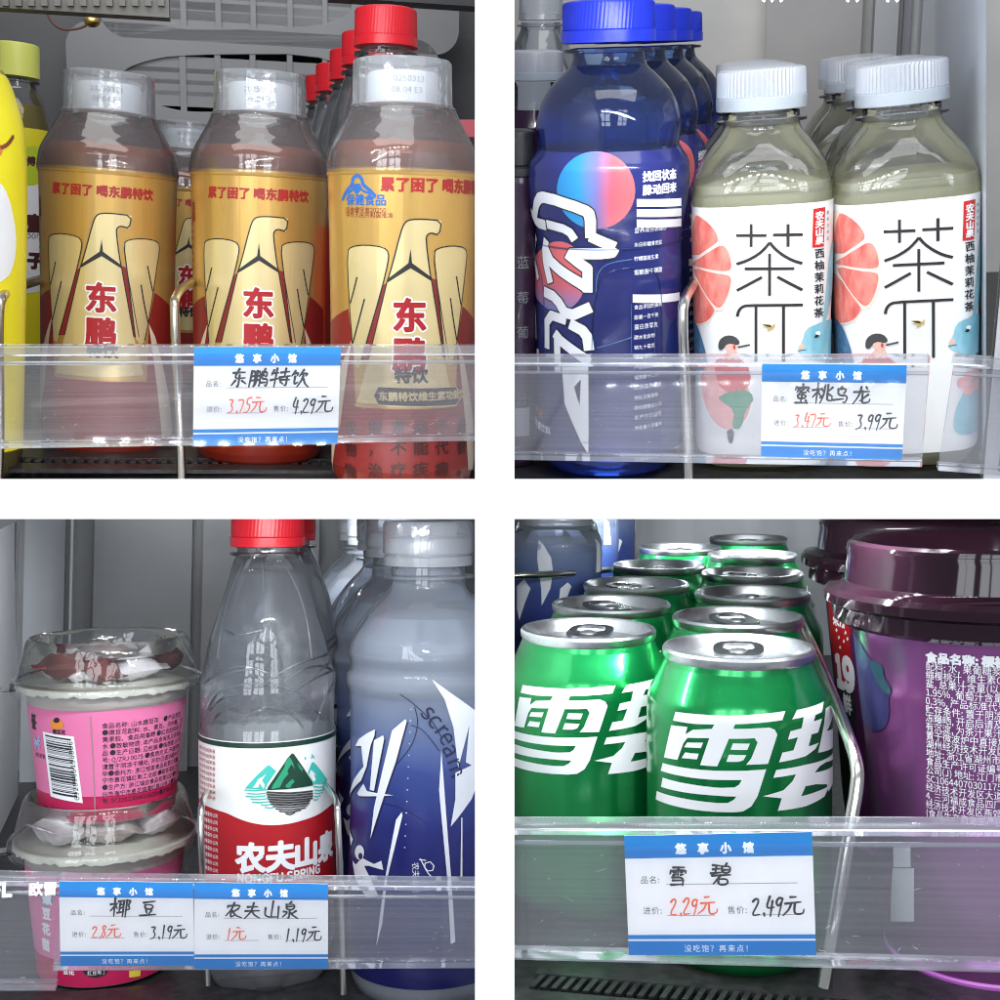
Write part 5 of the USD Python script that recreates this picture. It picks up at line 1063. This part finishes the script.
def packet(cx, cy, cz, lx, ly, lz, rot, tiltz, seed):
    """a filled pillow packet with flat crimped ends and creases"""
    s_ = trimesh.creation.box([2, 2, 2]).subdivide().subdivide().subdivide().subdivide()
    v = np.array(s_.vertices); rng = np.random.default_rng(seed); ph = rng.uniform(0, 6, 8)
    u, w, h = v[:, 0], v[:, 1], v[:, 2]
    puff = np.clip(1 - np.abs(u / .80) ** 3.0, 0.05, 1) * np.clip(1 - np.abs(w) ** 2.6, 0.05, 1) ** .6
    crease = .12 * np.sin(9 * u + 3 * w + ph[0]) * np.sin(5 * w + ph[1]) + .09 * np.abs(np.sin(7 * w + 4 * u + ph[2])) + .08 * np.sin(17 * u + ph[3])
    z = np.sign(h) * puff * (1 + crease) * np.abs(h) + .10 * np.sin(4 * u + ph[4]) + .04 * np.sin(23 * w + ph[5]) * (np.abs(u) > .8)
    v = np.stack([u * lx, w * ly * (1 - .12 * np.abs(u) ** 2), z * lz], 1); a, b = math.radians(rot), math.radians(tiltz)
    v = v @ np.array([[math.cos(b), 0, math.sin(b)], [0, 1, 0], [-math.sin(b), 0, math.cos(b)]]).T @ np.array([[math.cos(a), -math.sin(a), 0], [math.sin(a), math.cos(a), 0], [0, 0, 1]]).T
    s_.vertices = v + [cx, cy, cz]; return s_
def pudding(pos, label, which, rz=0):
    t = thing(C, 'pudding_cup', label, 'pudding cup', pos, rz, 'stacked pink pudding cups')
    rf = lambda z: 29.8 + np.asarray(z, float) * (36.0 - 29.8) / 58.0
    cup = [(27.5, 0), (29.2, .6)] + [(float(rf(z)), z) for z in np.linspace(1.5, 57.5, 16)] + [(36.6, 58), (37, 59), (40, 59.6), (40.2, 60.6), (37, 61)]
    part(t, 'cup', lathe([(0, .6)] + cup, 96), M['cup_cream'], label='cup body, taupe at the top')
    part(t, 'print_band', lathe([(float(rf(z)) + .15, z) for z in np.linspace(13, 51.5, 12)], 96), M['pink'], label='pink printed band')
    part(t, 'base_band', lathe([(float(rf(z)) + .15, z) for z in np.linspace(1.2, 13, 5)], 96), M['crimson'], label='crimson band at the foot')
    fo = lathe([(0, 61.6), (30, 61.7), (39.5, 61.3), (40.6, 60.5), (40.3, 57.8)], 96)
    v = np.array(fo.vertices); th = np.arctan2(v[:, 0], -v[:, 1]); rr = np.hypot(v[:, 0], v[:, 1]); on = v[:, 2] < 60
    kk = np.where(on, 1 + .010 * np.sin(34 * th) + .008 * np.sin(13 * th + 1), 1); v[:, 0] *= kk; v[:, 1] *= kk; v[:, 2] += np.where(on, .45 * np.sin(41 * th) + .35 * np.sin(17 * th), 0); fo.vertices = v
    part(t, 'foil_seal', fo, M['foil'], label='crimped cream foil seal')
    lid = prof([(59.5, 43.0), (61.2, 42.6), (62.2, 40.2), (66, 39.4), (74, 37.4), (78.5, 36.2), (80.2, 35.2)], 24)[1]
    part(t, 'lid', lathe([(42.4, 55.5), (43.0, 57)] + lid + [(34.2, 80.6), (32.6, 80.2), (31.6, 78.6), (30.8, 73.6), (29, 72.6), (0, 72.4)], 96), M['lidclear'], label='clear domed lid')
    part(t, 'lid_tab', trimesh.creation.extrude_polygon(sbox(-48.5, -6, -41, 5).buffer(1.2), .5, engine='earcut').apply_translation([0, 0, 56.5]), M['lidclear'], smooth=False)
    if which == 0:
        for q, mm_, lb in (((-15, -19, 69.4, 16, 10, 6.4, 14, 6, 1), 'wrapper', 'maroon packet with white spots'), ((0, -26, 68.0, 11, 7, 5.0, -22, 16, 2), 'wrapper', 'maroon packet with white spots'),
                           ((13, -18, 67.2, 15, 9, 4.4, 10, -4, 3), 'wrapper_pale', 'crumpled pale packet'), ((24, 0, 70.2, 9, 10, 5.6, 60, 8, 4), 'wrapper', 'maroon packet with white spots'), ((0, 14, 69.5, 20, 12, 6, 10, 3, 9), 'wrapper_brown', 'brown clear packet')):
            part(t, 'packet', packet(*q), M[mm_], label=lb)
    else:
        for q, mm_, lb in (((-20, -17, 68.8, 12, 11, 5.8, 30, 15, 5), 'wrapper_pale', 'crumpled pale packet'), ((1, -20, 68.6, 15, 9, 5.8, -5, 6, 6), 'wrapper_brown', 'brown clear packet'),
                           ((21, -13, 68.6, 11, 10, 5.4, 20, -15, 7), 'wrapper_pale', 'crumpled pale packet'), ((0, 12, 69.5, 22, 12, 6, -8, 3, 8), 'wrapper_brown', 'brown clear packet')):
            part(t, 'packet', packet(*q), M[mm_], label=lb)
    return t, rf
G2, rfG = pudding(C.stand(106, .585, .03), 'lower pink pudding cup standing on the rack, behind the 3.19 price tag', 1, 8)
G1, _ = pudding(C.stand(105, .585, .10) + [0, 0, .0726], 'upper pink pudding cup with spotted packets under its domed lid', 0, 0)
pg = Print(G1, lambda z: rfG(z) + .15, 33.5, (20, 690, 5.5556))
GP = lambda name, g, m_, l=1, **k: pg.put(G1, name, g, m_, l, **k)
GP('barcode_panel', pg.tr([(128, 230), (300, 258), (350, 628), (172, 590)]), M['white_ink'], 1, label='white barcode panel')
bars = []
yy = 246.0; rb = np.random.default_rng(5)
while yy < 570:
    th_ = rb.choice([2.5, 4, 6, 9, 11]); f0, f1 = (yy - 246) / 340, (yy + th_ - 246) / 340
    xl = lambda f: 142 + 44 * f; xr = lambda f: 284 + 38 * f
    bars.append(pg.tr([(xl(f0), yy), (xr(f0), yy + 26), (xr(f1), yy + 26 + th_), (xl(f1), yy + th_)])); yy += th_ + rb.choice([3, 4.5, 6, 8])
GP('barcode', MultiPolygon([q for b in bars for q in polys(b)]), M['black_ink'], 2)
GP('barcode_digits', MultiPolygon([q for k, c in enumerate('6928065156886') for q in polys(affinity.translate(affinity.rotate(text(c, 3.0, 0, 0, px=40), 97, origin=(0, 0)), *pg.uv(332 - 3.1 * k, 612 - 25.5 * k)))]), M['black_ink'], 2)
GP('seam_line', pg.ln([(392, 150), (408, 400), (420, 735)], .55), pm('seam_grey', (0.35, 0.22, 0.22), .5), 2)
o = []
rowsG = ['食品名称: 山水嫩豆花　●产品类型: 糖水', '●嫩豆花配料: 水、黄豆、白砂糖、全脂奶粉', '黄原胶、食品用香精 ●红豆配料表: 红豆、水', '水 ●致敏物质: 本产品含有乳及乳制品、大豆', '品 ●生产日期: 见包装 ●保质期: 9个月 请', '号: Q/ZRJ 007S ●食用方法: 开盖即食 ●贮存', '请置于阴凉干燥处, 开封后请冷藏并尽快食用', '毕●委托方: 浙江恒泰食品有限公司●地址: 海', '宁市袁花镇红新工业园 ●联系电话: 0573-87', '●生产方: 浙江瑞合食品有限公司 ●地址: 嘉', '兴市海宁市袁花镇濮红路16号-3 ●食品生产', '号: SC10633048109299 ●产地: 浙江省嘉兴']
for k, s_ in enumerate(rowsG): o += polys(affinity.translate(text(s_, 2.62, 0, 0, px=28), *pg.uv(455 + (1 if k else 0), 212 + 38.0 * k)))
lim = pg.uv(925, 300)[0]
GP('ingredient_text', MultiPolygon([q for q in o if q.bounds[2] < 45]), M['maroon_ink'] if 'maroon_ink' in M else M['black_ink'], 2)
GP('foot_text', MultiPolygon(polys(affinity.translate(text('警示: 请勿整吞食用', 2.2, 0, 0, px=28), *pg.uv(140, 660)))), M['black_ink'], 2)
GP('emblem', MultiPolygon([q for p in ([(172, 180), (185, 160), (222, 160), (240, 182), (245, 210), (205, 224), (170, 205)],) for q in polys(pg.tr(p, 1))]), pm('emblem_orange', (0.75, 0.25, 0.04), .5), 2)
GP('emblem_top', MultiPolygon(polys(pg.tr([(185, 170), (200, 150), (222, 158), (222, 178), (200, 184)], 1)) + polys(affinity.translate(text('嫩豆花', 2.2, 0, 0, bold=1, px=32), *pg.uv(185, 240)))), M['black_ink'], 3)
GP('flower_print', unary_union([pg.ln([(82, 255 + q), (112, 325 - q)], .8) for q in (0, 20, 45)] + [pg.ln([(110, 255), (88, 330)], .8)]), pm('sky_print', (0.30, 0.55, 0.75), .5), 2)
GP('left_lettering', MultiPolygon([q for k, c in enumerate('红豆') for q in polys(affinity.translate(text(c, 4.5, 0, 0, bold=2, px=40), *pg.uv(70, 175 + 32 * k)))] + polys(affinity.translate(text('解冻即食', 2.2, 0, 0, px=32), *pg.uv(92, 365)))), M['black_ink'], 2)
pg2 = Print(G2, lambda z: rfG(z) + .15, 33.5, (0, 760, 4.1667))
pg2.put(G2, 'foot_badge', pg2.tr([(340, 872), (455, 872), (440, 895), (400, 908), (360, 898)], 1), M['black_ink'], 2)
pg2.put(G2, 'foot_badge_text', MultiPolygon(polys(affinity.translate(text('红豆布丁', 2.2, 0, 0, px=32), *pg2.uv(365, 894))) + polys(affinity.translate(text('豆花', 3, 0, 0, bold=1, px=32), *pg2.uv(265, 888)))), M['white_ink'], 3)
pg2.put(G2, 'foot_sticker', pg2.tr([(537, 878), (585, 872), (583, 900), (537, 906)]), pm('sticker_yellow', (0.75, 0.58, 0.05), .5), 2)
pg2.put(G2, 'left_lettering', MultiPolygon([q for k, c in enumerate('嫩豆花甜') for q in polys(affinity.translate(text(c, 5.5, 0, 0, bold=3, px=48), *pg2.uv(180, 590 + 64 * k)))]), M['white_ink'], 2)
pg2.put(G2, 'flower_print', pg2.tr([(165, 560), (215, 545), (225, 600), (185, 615)], 1), pm('sky_print_b', (0.12, 0.35, 0.6), .5), 1)

# ---- green soda cans (lower right)
M['can_green'] = pm_noise('green_metal_print', (0.0, 0.235, 0.055), (0.004, 0.27, 0.065), 20, .26, .75, coat_weight=.6, coat_roughness=.12)
M['alu'] = pm_noise('brushed_aluminium', (0.60, 0.61, 0.63), (0.68, 0.69, 0.71), 500, .3, 1.0, stretch=(1, 1, 1))
M['can_white'] = pm('can_white_print', (0.74, 0.75, 0.77), .3, coat_weight=.3)
C_keys = [(0, 24.0), (1.2, 25.6), (5, 29.5), (9.5, 32.0), (14, 32.4), (88, 32.4), (92.5, 32.0), (99, 29.2), (104.5, 26.6), (106.5, 26.0)]
def soda(pos, label, rz=0):
    t = thing(D, 'soda_can', label, 'can', pos, rz, 'green soda cans')
    rf, body = prof(C_keys, 60)
    part(t, 'body', lathe([(0, 3), (20, 2.5), (22.5, 0)] + body, 108), M['can_green'])
    part(t, 'foot_rim', lathe([(22.2, 0.2), (23.4, -.1), (24.6, .5), (26.6, 2.2), (28.4, 3.9)], 96), M['alu'])
    part(t, 'rim', lathe([(25.9, 106.3), (26.6, 107.4), (26.8, 109.4), (26.2, 110.4), (25.2, 110.5), (24.4, 109.6), (23.6, 106), (22.8, 104.4)], 108), M['alu'], label='rolled aluminium rim')
    part(t, 'lid', lathe([(22.9, 104.5), (22.2, 104.2), (21.4, 105.6), (20, 105.9), (0, 105.9)], 96), M['alu'], label='flat aluminium lid')
    part(t, 'score_line', lathe([(8.6, 106.0), (9.0, 106.5), (9.4, 106.0)], 48).apply_translation([0, -9.5, 0]), M['alu'])
    ring = Polygon(chaikin([(-6.5, -4), (6.5, -4), (9, 3), (9, 15), (5, 19.5), (-5, 19.5), (-9, 15), (-9, 3)], 3, True))
    hole = Polygon(chaikin([(-5, 6), (5, 6), (6, 14), (3.5, 16.8), (-3.5, 16.8), (-6, 14)], 3, True))
    tab = trimesh.creation.extrude_polygon(ring.difference(hole), 1.1, engine='earcut').apply_translation([0, -4, 107.2])
    v = np.array(tab.vertices); v[:, 2] += np.clip(v[:, 1] - 2, 0, 20) * .07; tab.vertices = v
    part(t, 'pull_tab', tab, M['alu_dark'], smooth=30); part(t, 'rivet', lathe([(3.4, 105.9), (3.2, 108.6), (2.2, 109.2), (0, 109.3)], 32), M['alu'])
    return t, rf
M['alu_dark'] = pm('pull_tab_aluminium', (0.42, 0.43, 0.45), .22, 1.0)
K1, rfK = soda(D.stand(738, .43, .06), 'nearest green soda can, front of the right column, behind the 2.49 tag')
pk = Print(K1, rfK, 32.4, (645, 690, 5.0))
KP = lambda name, g, m_, l=1, **k: pk.put(K1, name, g, m_, l, **k)
xue = [[(155, 108), (280, 121), (420, 127), (560, 120), (700, 104), (685, 150), (570, 164), (450, 171), (442, 193), (560, 190), (620, 186), (648, 198), (660, 222), (614, 368), (505, 373), (530, 342), (562, 262), (548, 240), (420, 243), (378, 345), (362, 381), (277, 375), (323, 240), (215, 238), (195, 265), (165, 349), (98, 336), (134, 175), (215, 183), (205, 221), (242, 197), (335, 193), (348, 172), (240, 168), (143, 152)],
       [(213, 261), (293, 262), (281, 290), (198, 285)], [(203, 311), (271, 318), (262, 346), (186, 339)], [(440, 265), (524, 267), (511, 299), (428, 298)], [(420, 322), (507, 324), (492, 350), (468, 358), (407, 358)],
       [(92, 364), (300, 399), (450, 403), (605, 395), (562, 530), (532, 580), (490, 606), (440, 611), (260, 600), (57, 546), (62, 504), (200, 542), (360, 563), (415, 563), (445, 547), (457, 532), (330, 525), (83, 483), (92, 437), (230, 470), (380, 488), (450, 485), (470, 472), (484, 449), (300, 445), (82, 403)]]
bi = [[(757, 99), (890, 56), (880, 110), (850, 124), (840, 156), (882, 141), (862, 212), (830, 221), (815, 281), (866, 262), (850, 292), (800, 330), (668, 361), (685, 312), (740, 300), (762, 235), (712, 248), (725, 205), (780, 190), (790, 135), (733, 146)], [(900, 92), (932, 62), (936, 120), (905, 205), (936, 190), (936, 285), (862, 313)],
      [(655, 398), (800, 372), (936, 312), (936, 345), (900, 360), (870, 380), (845, 412), (936, 375), (936, 455), (912, 507), (905, 470), (850, 470), (800, 480), (778, 530), (860, 505), (915, 478), (895, 530), (800, 580), (662, 603), (682, 540), (588, 530), (690, 500), (735, 455), (752, 420), (640, 438)]]
for ch_ in (xue, bi): KP('character', MultiPolygon([q for a in ch_ for q in polys(pk.tr(a))]), M['can_white'], 2, label='bold slanted white character', du=2.0)
KP('side_print', MultiPolygon(polys(sbox(-62, 40, -50, 78)) + polys(affinity.translate(text('清爽', 9, 0, 0, bold=2, px=40, vertical=True), 52, 62))), M['leafy'] if 'leafy' in M else M['can_white'], 1)
cans = [(588, .468, 'front green can of the left column', -3), (737.5, .499, 'second green can of the right column', 24), (611, .537, 'second green can of the left column', 40), (752, .570, 'third green can of the right column', 150), (636, .607, 'third green can of the left column', 65), (752, .650, 'fourth green can of the right column', 80), (659, .690, 'fourth green can of the left column', 200), (752, .742, 'fifth green can of the right column', 120), (680, .792, 'fifth green can of the left column', 160), (748, .850, 'farthest green can of the right column', 260)]
for px, Y, lb, rz in cans: dup(K1, D, lb + ', silver lid showing', D.stand(px, Y, .1), rz, 'green soda cans')

# ---- purple drink cups (lower right)
M['purple_foil'] = pm_noise('purple_metal_print', (0.27, 0.075, 0.26), (0.32, 0.095, 0.31), 12, .28, .75, stretch=(1, 1, .1), coat_weight=.4, coat_roughness=.15)
M['purple_lid'] = pm('plum_lid_plastic', (0.015, 0.0045, 0.010), .06, specular_ior_level=.35)
M['plum_fruit'] = pm_noise('indigo_fruit_print', (0.010, 0.010, 0.05), (0.075, 0.07, 0.20), 70, .3, stretch=(1, 1, .35))
P_keys = [(0, 31.5), (3, 33.0), (60, 38.4), (112, 43.2), (124, 44.2)]
def purple_cup(pos, label, rz=0):
    t = thing(D, 'purple_drink_cup', label, 'drink cup', pos, rz, 'purple drink cups')
    rf, body = prof(P_keys, 30)
    part(t, 'body', lathe([(0, 2)] + body, 120), M['purple_foil'])
    part(t, 'base_ring', lathe([(31, -.2), (33.2, .2), (33.6, 2), (32.6, 3)], 96), pm('violet_ring', (0.45, 0.12, 0.5), .3) if 'vr' not in M else M['vr'])
    lid = [(44.6, 117.5), (47.6, 117), (50.4, 118.6), (51.0, 124), (53.4, 125.2), (53.8, 128.4), (52.2, 130.2), (48.4, 130.8), (46.6, 132.2), (45.4, 141.5), (45.8, 143), (45.2, 145.4), (43.4, 146.4), (40.8, 146), (38.6, 143.4), (37.6, 134), (36.5, 132.5), (20, 131.6), (0, 131.6)]
    part(t, 'lid', lathe(lid, 128), M['purple_lid'], label='glossy dark plum lid')
    return t, rf
U1, rfU = purple_cup(D.stand(983, .44, .08), 'large purple cup with glossy plum lid and white ingredient text at right')
pu = Print(U1, rfU, 39.0, (890, 640, 5.2632))
UP = lambda name, g, m_, l=1, **k: pu.put(U1, name, g, m_, l, **k)
o = []
rowsU = ['食品名称: 樱桃葡萄复合', '配料: 水, 果葡糖浆, 浓缩苹果汁, 浓', '缩樱桃汁, 维生素C, 三氯蔗糖, 食用', '盐, 总果汁含量(以原果汁计)≥10%', '1.95%, 葡萄汁含量≥0.04%, 葡萄汁', '0.3%, 产品标准代号: GB/T 21733', '贮存条件: 置于阴凉干燥处, 本品不宜冷', '冻曝晒, 开启后请及时饮用并于0-6℃', '有沉淀, 为茶汁果汁天然成分, 请放心', '置于微波炉中直接加热, 委托方: 香飘', '湖州经济技术开发区创业大道888号 受', '地址: 浙江省湖州市吴兴经济技术开发', '食品生产许可证编号: SC10633050501', '公司(J) 地址: 江门市蓬江区杜阮下', 'SC10644070301175 3, 天津三阳食', '经济技术开发区大道28号办公楼 食品生产', '4, 三河福成食品四厂分公司(C) 地址', '经济技术开发区燕郊西出口8号 食品生', '(食品生产商见生产日期后字母代码)']
for k, s_ in enumerate(rowsU):
    u, v = pu.uv(190 + (2 if k > 8 else 0), 108 + 45.3 * k)
    o += polys(affinity.translate(text(s_, 3.45 if k == 0 else 3.05, 0, 0, bold=2 if k == 0 else 0, px=36 if k == 0 else 44, sx=1.0 if k == 0 else .86), u, v))
UP('ingredient_text', MultiPolygon([q for q in o if q.bounds[2] < 40]), M['white_ink'], 2)
z6 = lambda x, y: ((x / 4.0816 + 755 - 890) * 5.2632, (y / 4.0816 + 515 - 640) * 5.2632)
Z = lambda pts: [z6(*p) for p in pts]
UP('fruit_print', pu.tr(Z([(400, 470), (425, 510), (465, 580), (490, 600), (530, 660), (565, 715), (545, 745), (552, 800), (540, 860), (505, 885), (465, 872), (432, 820), (420, 740), (405, 640), (398, 540)]), 1), M['plum_fruit'], 2, label='indigo fruit picture')
UP('leaf_print', pu.tr(Z([(470, 590), (525, 610), (530, 670), (560, 720), (540, 738), (505, 690), (480, 640)]), 1), pm('teal_leaf_print', (0.015, 0.05, 0.07), .4), 3)
UP('sticker_code', MultiPolygon([pu.tr([(20, 1080), (110, 1082), (112, 1195), (22, 1195)])]), M['rule_pale'] if 'rule_pale' in M else M['sport_ink'], 2, label='pale code panel')
UP('pale_sticker', pu.tr([(18, 1200), (130, 1200), (130, 1480), (8, 1480)]), pm('grey_sticker', (0.62, 0.63, 0.66), .5), 2, label='grey blank panel')
U2, _ = purple_cup(D.stand(926, .553, .1), 'second purple cup with red panel, partly hidden behind the large purple cup')
pu = Print(U2, rfU, 41.0, (890, 640, 5.2632))
UP = lambda name, g, m_, l=1, **k: pu.put(U2, name, g, m_, l, **k)
UP('red_panel', pu.tr(Z([(300, 310), (378, 390), (392, 420), (388, 520), (405, 700), (340, 700), (310, 500)])), M['red_print'], 1, label='red printed panel')
UP('red_panel_text', MultiPolygon([q for p in (affinity.translate(text('果汁', 7, 0, 0, bold=2, px=48, sx=.8), *pu.uv(*z6(322, 440))), affinity.translate(text('19', 18, 0, 0, bold=5, px=64, sx=.8), *pu.uv(*z6(338, 690))), affinity.translate(text('鲜', 9, 0, 0, bold=2, px=48, sx=.8), *pu.uv(*z6(366, 795)))) for q in polys(p)]), M['white_ink'], 3)
UP('seed_print', MultiPolygon([q for x, y in ((335, 470), (345, 500), (360, 455), (372, 480), (365, 515), (380, 505), (350, 540)) for q in polys(pu.tr(Z([(x, y - 9), (x + 5, y), (x, y + 9), (x - 4, y)])))]), M['label_white'], 3)
UP('dark_panel', pu.tr(Z([(310, 700), (400, 700), (412, 800), (410, 1000), (420, 1250), (340, 1250)])), M['black_ink'], 1)
